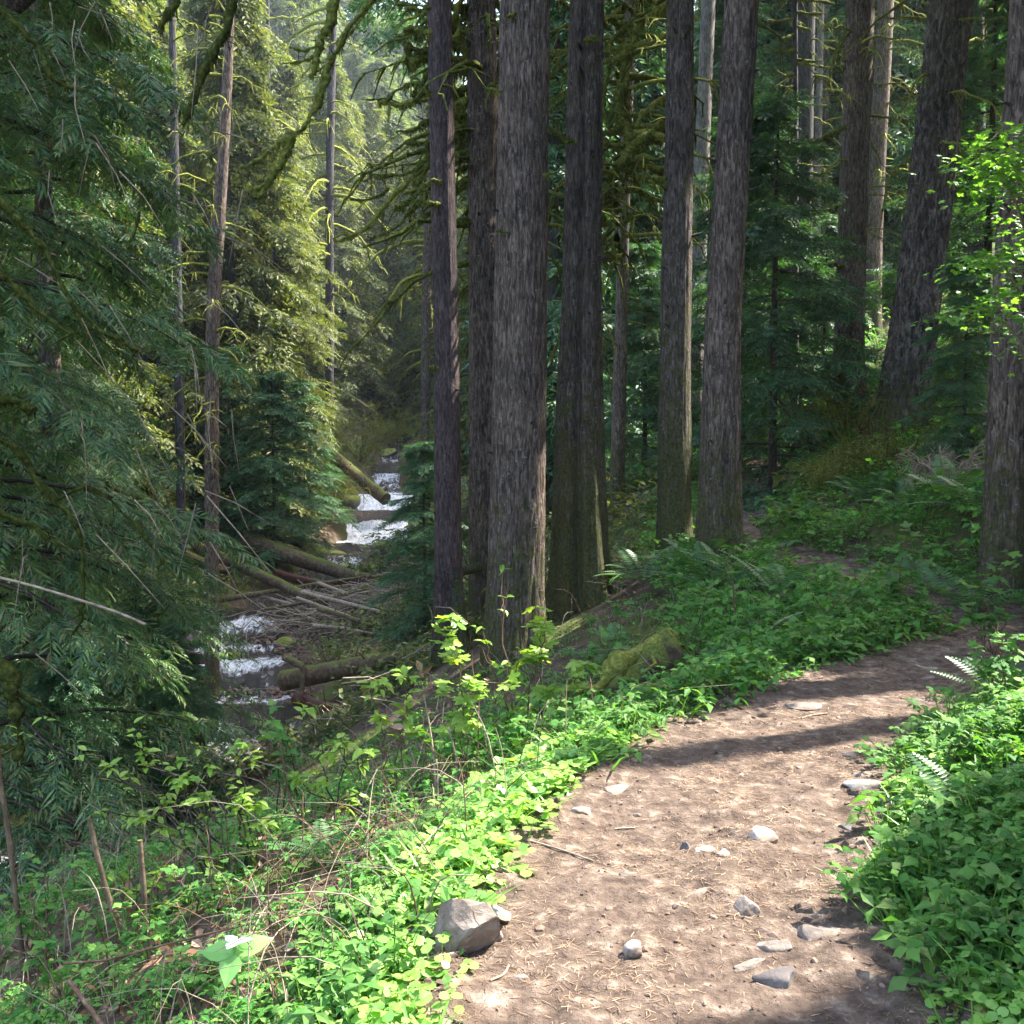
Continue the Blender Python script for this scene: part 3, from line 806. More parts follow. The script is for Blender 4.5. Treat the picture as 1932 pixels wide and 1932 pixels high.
# thinner trunks further back
for i, (lab, pix, Yd, mt) in enumerate([
    ('slender violet grey trunk bending gently above the left cedar boughs', [(388, 720, 26), (400, 600, 25), (412, 430, 24), (424, 250, 19), (432, 100, 16)], 25, 'bark'),
    ('faint thin trunk left of the slender violet grey trunk', [(335, 720, 16), (334, 500, 16), (330, 300, 14), (326, 100, 12)], 30, 'bark_dark'),
    ('lone grey trunk standing over the stream, left of the reddish trunk', [(800, 716, 18), (804, 560, 17), (808, 430, 15), (812, 250, 12)], 42, 'bark'),
    ('thin trunk seen between the grooved double trunk and the sunlit trunk', [(1164, 935, 26), (1168, 780, 25), (1172, 600, 22), (1178, 400, 20), (1186, 150, 18)], 22.5, 'bark'),
    ('thin trunk lit on its right edge, close right of the sunlit strip trunk', [(1310, 810, 34), (1314, 600, 31), (1322, 350, 28), (1337, 0, 25)], 28, 'bark_pale'),
    ('dark straight trunk behind the young firs on the right slope', [(1512, 716, 36), (1514, 500, 33), (1518, 250, 31), (1522, 0, 30)], 28, 'bark_dark'),
    ('tall bleached dead trunk beside the dark straight trunk', [(1540, 700, 14), (1541, 400, 13), (1545, 200, 12), (1549, 0, 11)], 33, 'bark_pale'),
    ('second bleached dead trunk, right of the taller one', [(1550, 700, 14), (1555, 300, 13), (1560, 0, 12)], 35, 'bark_pale'),
    ('dim grey trunk close behind the trunk with the long mossy arm', [(1645, 645, 30), (1650, 400, 29), (1662, 200, 28), (1672, 0, 27)], 31, 'bark'),
    ('dark trunk low behind the sunlit strip trunk and the broad grey trunk', [(1232, 800, 18), (1234, 500, 16), (1240, 200, 14)], 43, 'bark_dark'),
    ('grey trunk half hidden by hemlock boughs behind the furrowed conifer', [(1850, 640, 30), (1846, 400, 28), (1842, 100, 26)], 26, 'bark_dark'),
    ('far grey trunk high on the hillside left of the reddish trunk', [(618, 620, 16), (622, 300, 15), (630, 0, 13)], 52, 'bark_dark'),
    ('far trunk rising behind the mossy curved limb at top', [(500, 620, 13), (502, 400, 12), (505, 100, 10)], 55, 'bark_dark'),
]):
    tt_ = px_trunk('conifer', lab, pix, Yd, M[mt], seg=14, rows=40, furrow=.01, seed=30 + i, crownmesh=HIGH[i % 2] if i in (2, 3, 5) else None, fscale=7, group='thin trunks further back', Ht=24)
    if i in (0, 1, 2, 3, 5, 6, 8, 9, 10, 11, 12):
        d_ = DEAD[2] if Yd > 40 else DEAD[i % 2]
        o = link('mossy_branches', d_, tt_[0], tuple(tt_[2][-2] * .35 + (0, 0, .5)), kind='stuff'); o.rotation_euler[2] = i; o.scale = (1, 1, 1.2)

for k_, zz, rz_ in (('t8', 3.2, 1.0), ('t10', 4.0, 2.2), ('t6', 6.0, 4.0)):
    o = link('mossy_branches', DEAD[0 if k_ != 't6' else 1], T[k_][0], tuple(np.array([np.interp(zz, T[k_][2][:, 2], T[k_][2][:, c]) for c in range(3)])), kind='stuff'); o.rotation_euler[2] = rz_
# stubs of dead branches on the big trunks
def stub(parent, base, px, py, Yd, dx, ln=.10, r=.02, seed=0, mat='moss'):
    p = A(px, py, Yd) - base
    p2 = p + np.array([dx * ln, -.03, ln * .1])
    me = mosslimb([p - np.array([dx * .05, 0, 0]), p, (p + p2) / 2 + np.array([0, 0, .012]), p2], r * .9, r, seed, 6, .5, mats=M[mat])
    me.name = 'branch_stub'
    link('branch_stub', me, parent)
for i, (k, px, py, Yd, dx, ln, r) in enumerate([('t3', 940, 172, 11.7, -1, .12, .022), ('t3', 1030, 330, 11.8, 1, .10, .018), ('t3', 950, 438, 11.7, -1, .08, .02), ('t3', 965, 30, 11.7, 1, .05, .025), ('t1', 812, 175, 13.9, -1, .14, .03),
        ('t1', 826, 342, 13.8, -1, .10, .028), ('t1', 822, 385, 13.8, -1, .16, .04), ('t1', 818, 62, 13.9, -1, .38, .05), ('t1', 818, 15, 13.9, -1, .45, .035), ('t4', 1112, 75, 12.7, 1, .08, .035), ('t4', 1080, 268, 12.7, -1, .10, .03),
        ('t8', 1590, 130, 20.7, -1, .2, .04), ('t8', 1590, 502, 20.7, -1, .3, .045), ('t8', 1578, 590, 20.7, -1, .35, .05), ('t6', 1405, 425, 12.3, 1, .12, .02), ('t5', 1250, 338, 13.3, -1, .32, .05), ('t1', 824, 695, 13.9, -1, .1, .035),
        ('t10', 1660, 880, 17.5, -1, .3, .05), ('t8', 1582, 695, 20.7, -1, .25, .09)]):
    stub(T[k][0], T[k][1], px, py, Yd, dx, ln, r, 200 + i)
rng = np.random.default_rng(404)
for k_, Yd_, n_ in (('t1', 14, 7), ('t2', 15.2, 7), ('t3', 12, 12), ('t4', 13, 9), ('t5', 13.4, 8), ('t6', 12.4, 9), ('t8', 21, 7), ('t11', 10, 8)):
    L_ = T[k_][2]; a_ = Acc()
    for q_ in range(n_):
        z_ = rng.uniform(1.2, 8); c_ = np.array([np.interp(z_, L_[:, 2], L_[:, c]) for c in range(3)])
        r_ = 86 / 2 / F * Yd_ if k_ in ('t3',) else {'t1': .15, 't2': .21, 't4': .23, 't5': .18, 't6': .21, 't8': .26, 't11': .16}[k_]
        a = rng.uniform(math.pi * 1.02, math.pi * 1.98); d_ = np.array([math.cos(a), math.sin(a), .25]); l_ = rng.uniform(.03, .16)
        tube(a_, [c_ + d_ * r_ * .85, c_ + d_ * (r_ + l_ * .6), c_ + d_ * (r_ + l_) + (0, 0, rng.uniform(-.03, .02))], [.022, .014, .006], 5, 0, .3, q_, 30)
    o = link('dead_stubs', a_.mesh('dead_stubs', M['bark_dark'])); o.parent = T[k_][0]; o['kind'] = 'stuff'
def limb_px(parent, base, pix, r0, r1, seed, Yd=None, mat='moss', name='mossy_limb', fringe=1.0, sides=8):
    P = [A(p[0], p[1], p[2] if len(p) > 2 else Yd) - base for p in pix]
    me = mosslimb(P, r0, r1, seed, sides, fringe, mats=M[mat])
    return link(name, me, parent)

# curved dead branches, draped in moss, on the left of trunk two
t, b, _ = T['t2']
for i, (pix, r0, r1) in enumerate([
    ([(885, 22), (850, 12), (805, 22), (765, 15)], .05, .03), ([(885, 60), (860, 40), (865, 10), (880, -20)], .05, .045),
    ([(885, 75), (860, 85), (855, 60), (845, 58), (800, 58), (762, 58)], .05, .065), ([(885, 105), (868, 115), (815, 100), (775, 90), (752, 68)], .05, .04),
    ([(885, 108), (800, 112), (780, 118), (760, 108)], .035, .05), ([(885, 135), (815, 128), (795, 165), (785, 178)], .045, .05), ([(885, 165), (850, 175), (800, 165), (770, 160), (725, 188)], .05, .025),
    ([(885, 190), (850, 200), (815, 180), (765, 195), (712, 192)], .055, .03), ([(885, 218), (840, 222), (800, 232), (780, 245), (748, 248)], .045, .02),
    ([(885, 245), (830, 245), (810, 268), (765, 266)], .045, .035), ([(885, 255), (840, 250), (812, 280), (795, 320), (755, 355), (715, 400), (690, 430), (655, 450), (628, 453)], .05, .018),
    ([(885, 265), (835, 262), (805, 300), (770, 325), (720, 330), (680, 322)], .05, .014), ([(885, 275), (830, 290), (795, 330), (775, 375), (745, 392)], .05, .03),
    ([(885, 290), (845, 300), (810, 345), (760, 365)], .045, .02), ([(885, 345), (850, 350), (815, 345), (800, 375), (795, 382)], .045, .045), ([(885, 310), (845, 330), (790, 380), (750, 425), (700, 450)], .04, .012),
    ([(775, 360), (778, 400), (790, 440)], .022, .012), ([(725, 385), (722, 415), (718, 440)], .02, .01), ([(885, 410), (850, 418), (810, 400), (785, 420)], .025, .015), ([(735, 200), (732, 235), (728, 252)], .018, .008),
    ([(735, 355), (700, 375), (660, 376)], .02, .009), ([(885, 350), (845, 370), (870, 350)], .03, .02), ([(885, 140), (870, 60), (860, 75)], .04, .06), ([(885, 290), (868, 292), (862, 300)], .05, .05), ([(885, 240), (872, 240), (860, 245)], .04, .04)]):
    y0 = 15.2
    n_ = len(pix)
    limb_px(t, b, [(p[0], p[1], y0 - .5 * k / n_) for k, p in enumerate(pix)], r0 * 1.25, r1 * 1.25, 300 + i, fringe=1.3, mat='moss_bright' if i % 3 == 1 else 'moss')

o = link('mossy_branches', LIMBY[0], t, (-.02, .1, 5.2), kind='stuff'); o.rotation_euler[2] = .6
# mossy maple leaning between the grooved double trunk and the sunlit trunk
mb = ground_at(1128, 15.5)
mt_ = thing('leaning_maple', 'moss covered maple with twisted limbs between the grooved double trunk and the sunlit trunk', 'tree', mb)
for i, (pix, r0, r1) in enumerate([
    ([(1120, 1100, 15.5), (1112, 900, 15.5), (1118, 700, 15.5), (1124, 560, 15.5), (1128, 450, 15.4), (1138, 375, 15.3), (1158, 325, 15.3), (1195, 278, 15.2), (1232, 245, 15.2), (1262, 222, 15.1)], .10, .075),
    ([(1143, 118, 15.5), (1170, 105, 15.4), (1195, 88, 15.4), (1222, 82, 15.3), (1250, 68, 15.3), (1275, 58, 15.3)], .05, .06), ([(1145, 92), (1190, 85), (1205, 45), (1245, 18), (1272, 0)], .05, .07), ([(1138, 100), (1170, 60), (1198, 38), (1235, 12), (1260, -15)], .03, .05),
    ([(1208, -20), (1195, 35), (1190, 70), (1180, 110), (1172, 150), (1165, 190), (1172, 225), (1190, 255), (1200, 262)], .035, .075), ([(1192, 105), (1180, 150), (1168, 190)], .06, .055), ([(1150, 120), (1142, 165), (1138, 200), (1148, 240), (1170, 205)], .035, .03),
    ([(1200, 240), (1212, 215), (1230, 200), (1258, 182)], .035, .045), ([(1172, 222), (1182, 250), (1186, 290)], .06, .05), ([(1135, 250), (1150, 270), (1175, 275), (1192, 262)], .035, .045), ([(1200, 262), (1215, 290), (1235, 318), (1252, 330)], .045, .04),
    ([(1160, 345), (1175, 360), (1180, 385), (1205, 402)], .025, .02), ([(1135, 420), (1150, 420), (1162, 418)], .03, .045), ([(1128, 450), (1126, 500), (1136, 545), (1132, 590), (1150, 625), (1160, 660)], .028, .012), ([(1210, 270), (1235, 265), (1252, 268)], .03, .03),
    ([(1138, 270), (1136, 300), (1140, 320)], .09, .04), ([(1185, 320), (1175, 350), (1165, 372), (1140, 385)], .03, .02), ([(1036, 195), (1058, 178), (1076, 168), (1100, 160)], .03, .045), ([(1036, 98), (1056, 96), (1078, 95)], .025, .03), ([(1036, 150), (1060, 125), (1085, 110)], .02, .035),
    ([(1040, 680), (1062, 620), (1085, 590), (1110, 560)], .03, .05), ([(1132, 610), (1140, 650), (1150, 700), (1146, 740)], .03, .012)]):
    limb_px(mt_, mb, [(p[0], p[1], p[2] if len(p) > 2 else 15.4) for p in pix], r0, r1, 400 + i, mat='moss_bright' if i in (1, 2, 7, 11, 12, 13, 14, 18) else 'moss')
o = link('mossy_branches', LIMBY[1], mt_, (.25, .1, 4.2 - mb[2]), kind='stuff')
o = link('mossy_branches', LIMBY[2], mt_, (.35, .0, 4.0 - mb[2]), kind='stuff'); o.rotation_euler[2] = 2.0
# mossy arm of trunk eight, and the small limbs on the right
t, b, _ = T['t8']
for i, (pix, r0, r1, mt) in enumerate([([(1600, 238), (1585, 245), (1550, 262), (1500, 276), (1452, 296), (1424, 314), (1414, 328)], .06, .07, 'moss'), ([(1430, 312), (1432, 350), (1438, 400), (1440, 450)], .025, .03, 'moss_bright'),
        ([(1670, 35), (1710, 33), (1760, 36)], .03, .02, 'moss_bright'), ([(1600, 60), (1580, 105), (1600, 115)], .03, .02, 'moss'), ([(1730, 292), (1705, 305), (1680, 335), (1668, 380), (1662, 425), (1655, 450)], .03, .016, 'moss_bright'), ([(1730, 330), (1700, 320), (1685, 332)], .02, .014, 'moss_bright'),
        ([(1560, 700, 20), (1575, 735, 20), (1590, 770, 20), (1605, 782, 20)], .03, .012, 'moss_bright'), ([(1610, 690, 20.4), (1590, 698, 20), (1575, 712, 20)], .12, .06, 'moss')]):
    limb_px(t, b, [(p[0], p[1], p[2] if len(p) > 2 else 20.6) for p in pix], r0, r1, 460 + i, mat=mt)
sb = ground_at(1512, 24)
sn = thing('mossy_snag', 'dead branchy snag with short mossy arms beside the dark straight trunk', 'tree', sb)
acc = Acc(); tube(acc, [A(1500, y, 25) - sb for y in (790, 600, 400, 200, 0, -150)], [.1, .09, .08, .07, .06, .04], 7, 0, .2); link('trunk', acc.mesh('trunk', M['bark_dark']), sn)
rng = np.random.default_rng(61)
for i in range(26):
    py = -20 + i * 18 + rng.uniform(-6, 6); sgn = rng.choice([-1, 1]); ln = rng.uniform(25, 75)
    limb_px(sn, sb, [(1500, py, 25), (1500 + sgn * ln * .5, py + 4, 24.8), (1500 + sgn * ln, py + rng.uniform(-12, 10), 24.6)], .04, .018, 500 + i, sides=5)

# ------------------------------------------------------------------ dark cedars hanging in from the left
CED = [crown('cedar_crown', 11, 12.5, .2, 2.75, 98, 15, .38, FR_CEDAR, [M['cedar'], M['twig']], shape=.35, rise=.15, droop=.42, hang=.5, limb_r=.03),
       crown('cedar_crown', 12, 12.5, .2, 2.7, 76, 14, .44, FR_HEM, [M['cedar'], M['twig']], shape=.4, rise=.1, droop=.45, hang=.5, limb_r=.03)]
def cedar(label, x, y, k, rot, s=1.0, top=15, zoff=0.0):
    z = h1(x, y)
    t = thing('cedar', label, 'tree', (x, y, z), 'cedars overhanging the left bank')
    link('trunk', trunk_mesh('trunk', [(0, 0, 0), (.1, 0, 5), (0, .1, top)], [.2, .16, .03], M['bark_moss'], 16, 40, .01, seed=int(rot * 10)), t)
    o = link('crown', CED[k], t, (0, 0, zoff)); o.rotation_euler[2] = rot; o.scale = (s, s, s); o['kind'] = 'stuff'
    return t, np.array([x, y, z])
c1, c1b = cedar('nearest dark cedar with drooping fans of foliage filling the left edge', -5.1, 9.4, 0, .4, 1.0, zoff=1.1)
c2, c2b = cedar('cedar just behind the nearest one, its boughs reaching toward the stream', -6.3, 14.2, 1, 2.1, 1.05, zoff=.8)
c3_, c3b = cedar('third cedar, further back left of the log jam', -9.6, 19.5, 0, 3.6, 1.1, zoff=.6)
c4, c4b = cedar('cedar standing on the far bank behind the left boughs', -13.5, 27, 1, 5.0, 1.35)
c5, c5b = cedar('tall cedar up the far bank at the left edge', -17, 34, 0, 1.0, 1.6)
for i, (pix, r0, r1, Yd) in enumerate([
    ([(-30, -10), (30, 45), (75, 95), (105, 150), (160, 172)], .05, .03, 8.2), ([(300, 60), (330, 0), (340, -40)], .05, .05, 8.2), ([(345, 235), (365, 190), (395, 110), (425, 60), (440, -20)], .035, .07, 8.3),
    ([(-30, 350), (40, 420), (90, 480), (130, 560), (190, 620), (240, 650), (270, 665)], .06, .02, 8.0), ([(-20, 480), (30, 540), (80, 590), (130, 630)], .05, .02, 7.8), ([(-30, 740), (30, 760), (65, 775)], .07, .05, 8.0),
    ([(-20, 810), (40, 860), (80, 920), (120, 960), (150, 1010), (158, 1080), (155, 1150), (140, 1200)], .05, .02, 8.2), ([(-20, 960), (60, 990), (110, 1030)], .05, .03, 8.0), ([(-20, 1230), (20, 1290), (35, 1370), (40, 1430)], .11, .05, 7.8),
    ([(130, 560), (150, 600), (170, 640)], .03, .02, 8.0), ([(240, 470), (255, 430), (262, 400)], .02, .03, 8.2), ([(95, 950), (170, 920), (250, 985), (300, 1050), (340, 1100)], .03, .015, 8.8)]):
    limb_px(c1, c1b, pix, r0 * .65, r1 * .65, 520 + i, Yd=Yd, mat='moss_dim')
acc = Acc(); tube(acc, catmull([A(p[0], p[1], 7.6) - c1b for p in ((-20, 1085), (60, 1105), (150, 1132), (220, 1155), (275, 1178))]), .011, 5); link('bare_twig', acc.mesh('bare_twig', M['dead']), c1)
# bare thin twigs among the boughs
rng = np.random.default_rng(77)
acc = Acc()
for i in range(70):
    px, py, Yd = rng.uniform(-10, 470), rng.uniform(0, 1250), rng.uniform(7.2, 9)
    p = A(px, py, Yd) - c1b
    d = np.array([rng.uniform(-.2, .5), rng.uniform(-.2, .2), -rng.uniform(.1, .6)])
    tube(acc, [p, p + d * .5 + (0, 0, .03), p + d + rng.normal(0, .03, 3)], [.006, .005, .002], 3, cap=False)
o = link('dead_twigs', acc.mesh('dead_twigs', M['dead']), c1); o['kind'] = 'stuff'

# the big crooked mossy limb crossing at top, from an old tree left of the view
lb = ground_at(-700, 9.5)
lt = thing('old_maple', 'dark crooked moss lined limb slanting down from the top edge left of centre', 'tree', lb)
acc = Acc(); tube(acc, [(0, 0, -.3), (-.1, 0, 3), (.2, 0, 6), (.9, 0, 8.6)], [.28, .24, .2, .16], 10, 0, .15); link('trunk', acc.mesh('trunk', M['bark_moss']), lt)
tp = lb + np.array([.9, 0, 8.6])
for i, (pix, r0, r1) in enumerate([
    ([(720, -25), (660, 50), (635, 95), (618, 130), (596, 200), (572, 240), (552, 258), (535, 300), (508, 345), (488, 372)], .035, .030), ([(552, 250), (520, 275), (490, 300), (453, 318)], .03, .012), ([(552, 262), (525, 310), (500, 345), (478, 358)], .03, .03),
    ([(638, -20), (622, 40), (605, 75), (598, 110), (585, 145)], .045, .03), ([(600, 85), (575, 95), (545, 88)], .014, .012), ([(600, 100), (570, 115), (532, 120)], .014, .01), ([(710, -10), (670, 50), (640, 80)], .018, .014)]):
    limb_px(lt, lb, [(p[0], p[1], 9.0) for p in pix], r0, r1, 560 + i, mat='moss' if i else 'moss')
acc = Acc(); top = A(720, -25, 9.0) - lb
tube(acc, catmull([np.array([.9, 0, 8.5]), np.array([3.4, -.1, 9.6]), top + (-.5, .2, 2.2), top]), [.14] * 8 + [.06] * 8 if False else np.linspace(.14, .04, 19), 8, 0, .2); link('limb', acc.mesh('limb', M['bark_moss']), lt)

# ------------------------------------------------------------------ conifers in the middle distance
MIDM = [M['hemlock'], M['twig']]
MID = [crown('young_fir_crown', 21, 7.5, .3, 2.1, 56, 9, .55, FR_HEM, MIDM, shape=.8, rise=.05, droop=.3, hang=.25),
       crown('mossy_fir_crown', 22, 15, 1.0, 3.0, 64, 9, .85, FR_HEM, [M['sunfir'], M['twig']], shape=.6, rise=.05, droop=.45, hang=.4, limb_r=.03)]
YTR = []
a_ = Acc(); tube(a_, [(0, 0, -.3), (0.03, 0, 2.5), (0, 0.03, 5), (0, 0, 7.6)], [.09, .07, .045, .01], 7); YTR.append(a_.mesh('young_trunk', M['twig']))
a_ = Acc(); tube(a_, [(0, 0, -1), (0.05, 0, 5), (-.05, 0.1, 11), (0, 0, 16)], [.2, .16, .1, .02], 9, 0, .08); YTR.append(a_.mesh('fir_trunk', M['bark_dark']))
def fir(label, px, Yd, k, s=1.0, rot=0.0, group='young conifers of the middle distance', zoff=0.0, mat=None, name='fir_tree'):
    g = ground_at(px, Yd)
    t = thing(name, label, 'tree', g + (0, 0, zoff), group, rot)
    t.scale = (s, s, s)
    link('trunk', YTR[k], t); o = link('crown', MID[k], t, kind='stuff')
    return t
fir('dark bushy fir on the far bank above the mossy fallen log', 515, 38, 0, .95, 0)
fir('second dark fir just left of the bushy one on the far bank', 440, 40, 0, 1.0, 1.2)
fir('fir leaning over the black hollow in the far bank', 575, 44, 0, .8, 2.5)
fir('small pale hemlock right of the white cascade, left of the reddish trunk', 800, 24, 0, .60, .6)
fir('young fir between the grooved double trunk and the sunlit trunk', 1215, 25, 0, .8, .9)
fir('dark young fir filling the gap right of the broad grey trunk', 1458, 19.5, 0, 1.0, 2.0)
fir('second dark young fir, further right behind the first', 1400, 24, 0, 1.05, 3.3)
fir('low fir right of the dark straight trunk', 1550, 27, 0, .6, 4.4)
fir('hemlock standing behind the furrowed conifer, its boughs showing on both sides', 1850, 23, 0, 1.05, 5.2, zoff=.6)
fir('low hemlock between the furrowed conifer and the pitted trunk', 1815, 15, 0, .38, .3)
fir('hemlock at the right edge with boughs hanging high', 2060, 20, 0, 1.15, 1.4, zoff=1.2)
fir('little fir at the foot of the hillside behind the sunlit strip trunk', 1240, 40, 0, .7, 1.9)
fir('low hemlock on the near bank below the log jam', 330, 13.5, 0, .36, 2.2)
fir('low hemlock on the near bank at the bottom of the cedar boughs', 120, 12, 0, .42, 3.9)
fir('broad low hemlock with blue green sprays above the pool', 250, 14.5, 0, .45, 5.1)

# forest on the valley sides: every tree a thing, crowns share a few meshes
FAR = [crown('far_crown', 31 + k, 20, 1.2, 3.3, 72, 8, 1.1, FR_FAR, [M[m], M['twig']], shape=.75, rise=.0, droop=.4, hang=.35, limb_r=.05) for k, m in enumerate(['sunfir', 'farfir', 'hemlock', 'farfir'])]
a_ = Acc(); tube(a_, [(0, 0, -2), (0.1, 0, 7), (-.1, 0.1, 15), (0, 0, 21)], [.28, .22, .12, .02], 7, 0, .05); FTR = a_.mesh('far_trunk', M['bark_dark'])
rng = np.random.default_rng(5)
placed = [(-5.1, 9.4)]
ZN = [(80, 'at the far left edge behind the dark cedars'), (210, 'behind the nearest cedar boughs'), (330, 'left of the faint thin trunk'), (440, 'near the slender violet grey trunk'), (540, 'just right of the slender violet grey trunk'),
      (620, 'below the crooked mossy limb'), (700, 'above the white cascade'), (780, 'straight above the stream'), (860, 'behind the reddish trunk'), (930, 'behind the mossy branched trunk'), (1040, 'behind the widest trunk'),
      (1150, 'behind the grooved double trunk'), (1245, 'behind the leaning maple'), (1330, 'behind the sunlit strip trunk'), (1440, 'behind the broad grey trunk'), (1540, 'beside the bleached dead trunks'), (1660, 'behind the trunk with the mossy arm'),
      (1800, 'behind the furrowed conifer'), (1900, 'behind the bright maple sprays'), (9999, 'at the right edge behind the pitted trunk')]
def forest_tree(x, Yd, k, s, rz, sz, mid=False):
    px = x / Yd * F + 966
    where = next(t_ for lim, t_ in ZN if px < lim)
    band = 'nearer' if Yd < 45 else ('midway' if Yd < 75 else ('distant' if Yd < 110 else 'farthest'))
    size = 'small' if s < .8 else ('middling' if s < .9 else ('medium' if s < .98 else ('tall' if s < 1.07 else ('large' if s < 1.2 else 'huge'))))
    band = band + (' slim' if mid else '')
    col_ = {0: 'yellow green mossy', 1: 'pale green', 2: 'deep green', 3: 'soft green'}[k]
    t = thing('forest_conifer', f'{band} {size} {col_} conifer {where}', 'tree', (x, Yd, h1(x, Yd)), 'forest of the valley sides', rz)
    t.scale = (s, s, s * sz)
    link('trunk', YTR[1] if mid else FTR, t); link('crown', MID[1] if mid else FAR[k], t, kind='stuff')
for px, Yd, k, s in ((655, 90, 0, 1.1), (700, 97, 0, 1.25), (742, 101, 1, 1.3), (785, 96, 0, 1.2), (815, 86, 0, 1.1), (845, 78, 0, .8), (630, 80, 0, 1.1), (720, 112, 1, 1.5), (765, 118, 1, 1.5), (680, 118, 1, 1.4), (810, 110, 1, 1.4), (560, 100, 1, 1.5), (600, 120, 1, 1.6), (640, 128, 1, 1.7), (700, 130, 1, 1.7), (750, 132, 1, 1.7), (800, 130, 1, 1.7), (850, 125, 1, 1.6), (540, 130, 1, 1.7)):
    x = (px - 966) / F * Yd
    placed.append((x, Yd)); forest_tree(x, Yd, k, s, px * .1, 1.1)
cnt = 0
for tries in range(9000):
    if cnt >= 310:
        break
    Yd = 27 * math.exp(rng.uniform(0, 1.95))
    px = rng.uniform(-150, 2080)
    if Yd > 92 and rng.uniform() < .3:
        px = rng.uniform(480, 900)
    x = (px - 966) / F * Yd
    dc = float(polydist(np.array([x]), np.array([Yd]), CREEK)[0][0])
    dtr = float(polydist(np.array([x]), np.array([Yd]), TRAIL)[0][0])
    if dc < 2.4 or dtr < 1.6:
        continue
    wpx = 3.1 / Yd * F * .8
    if Yd < 92 and px + wpx > 660 and px - wpx < 800:
        continue
    if Yd < 40 and 200 < px < 900:
        continue
    if Yd < 36 and px > 900 and (px > 1380 or rng.uniform() < .6):
        continue
    if any(0 < (x - a) * .914 + (Yd - b) * .407 < 20 and abs(-(x - a) * .407 + (Yd - b) * .914) < 4.2 for a, b in ((-6, 45), (-6.5, 51))):
        continue
    if any((x - a) ** 2 + (Yd - b) ** 2 < (1.6 + Yd * .012) ** 2 for a, b in placed):
        continue
    placed.append((x, Yd))
    k = (2 if Yd < 60 else 3) if px > 1020 else (0 if Yd < 85 or rng.uniform() < .35 else 1)
    s = rng.uniform(.75, 1.15)
    if 880 < px < 1400 and 33 < Yd < 80:
        s *= .82
    if Yd > 92 and px < 1000:
        s *= 1.2
    forest_tree(x, Yd, k, s, rng.uniform(0, 6.28), rng.uniform(.95, 1.2), Yd < 85 and px <= 1020 and rng.uniform() < .35)
    cnt += 1
for px, Yd, s_ in ((905, 70, .8), (950, 62, .9), (1010, 75, 1.3), (1055, 60, 1.1), (1060, 88, 1.5), (1120, 70, 1.2), (1160, 90, 1.5), (1215, 72, 1.3), (1240, 95, 1.5), (1345, 68, 1.2), (1320, 92, 1.5), (1440, 80, 1.4), (1480, 62, 1.2), (1560, 75, 1.3), (1690, 60, 1.2), (1740, 78, 1.4), (1850, 56, 1.2), (1900, 70, 1.3)):
    forest_tree((px - 966) / F * Yd, Yd, 3, s_, px * .1, 1.15)

# unseen conifers added right of view to shade the trail around the sun patch
rng = np.random.default_rng(8)
for i, (x, y, Ht, R) in enumerate([(8.2, 4.5, 24, 3.4), (7.6, 9.8, 25, 3.4), (11, 7.2, 26, 3.6), (10.8, 12.8, 25, 3.5), (14, 7.0, 26, 3.6), (14.5, 16.5, 26, 3.8), (12.6, 21, 25, 3.4), (18.5, 15.8, 27, 4), (10.3, 15.3, 24, 3.0),
        (12.5, 2.6, 26, 3.8), (8, .2, 24, 3.6), (20, 7.5, 26, 3.6), (4.9, 4.2, 9, 2.2), (6.9, 7.9, 15, 2.4), (5.7, 9.7, 18, 2.6), (9.3, 10.5, 18, 2.8), (8.2, 9.4, 18, 2.4), (4.2, 1.2, 9, 2.2)]):
    g = h1(x, y)
    t = thing('forest_conifer', ['tall conifer outside the right edge near the trail', 'tall conifer outside the frame uphill to the right', 'tall conifer upslope beyond the right edge of the view'][i % 3], 'tree', (x, y, g), 'surrounding forest')
    tr_ = link('trunk', FTR, t); tr_.scale = (min(1, Ht / 21),) * 3
    base = np.array([x, y, g])
    o = link('crown', crown('high_crown', 600 + i, Ht - (3 if Ht > 20 else 0), {9: 1.6, 15: 5.2, 18: 8.2}.get(Ht, 7.0), R, 56 if i in (0, 1, 2, 3, 4, 9, 10, 11) or Ht < 20 else 32, 6, 1.2, FR_LOW, [M['hemlock'], M['twig']], shape=.4, rise=.05, droop=.3, keep=keep_gap, base=base, limb_r=.05, hang=.15), t)
    o['kind'] = 'stuff'
# ------------------------------------------------------------------ logs, rocks and debris in the stream
def log(label, pix, r0, r1, seed, mat='log', name='fallen_log', n=5, extra=None, cat='log', group='fallen logs over the stream'):
    P = np.array([A(*p) for p in pix])
    b = P.mean(0)
    acc = Acc()
    Q = catmull(P - b, n)
    tube(acc, Q, np.linspace(r0, r1, len(Q)), 12, 0, .12, seed, 3.0)
    rng = np.random.default_rng(seed)
    for k in range(int(len(Q) * .5)):      # broken branch stubs
        i = rng.integers(1, len(Q) - 1); a = rng.uniform(0, 6.28)
        r = np.interp(i, [0, len(Q)], [r0, r1])
        d = np.array([math.cos(a) * .4, math.sin(a) * .6, .7 + .3 * math.sin(a)])
        tube(acc, [Q[i], Q[i] + d * (r + rng.uniform(.1, .35))], [r * .18, r * .06], 4, 0)
    o = link(name, acc.mesh(name, M[mat]), loc=b)
    return tag(o, label, cat, group)
log('thick mossy fallen log with its torn root end at the left bank', [(462, 1018, 37), (520, 1040, 36.5), (590, 1062, 36), (650, 1082, 35.5), (700, 1092, 35)], .36, .16, 1)
log('long straight golden mossy log slanting from the left bank to the middle of the jam', [(372, 1032, 33), (440, 1062, 32.5), (520, 1098, 32), (580, 1128, 31), (615, 1142, 30.5)], .19, .13, 2)
log('short broken log below the left bank, behind the long golden log', [(325, 1038, 34), (370, 1058, 34), (432, 1078, 34)], .22, .15, 3)
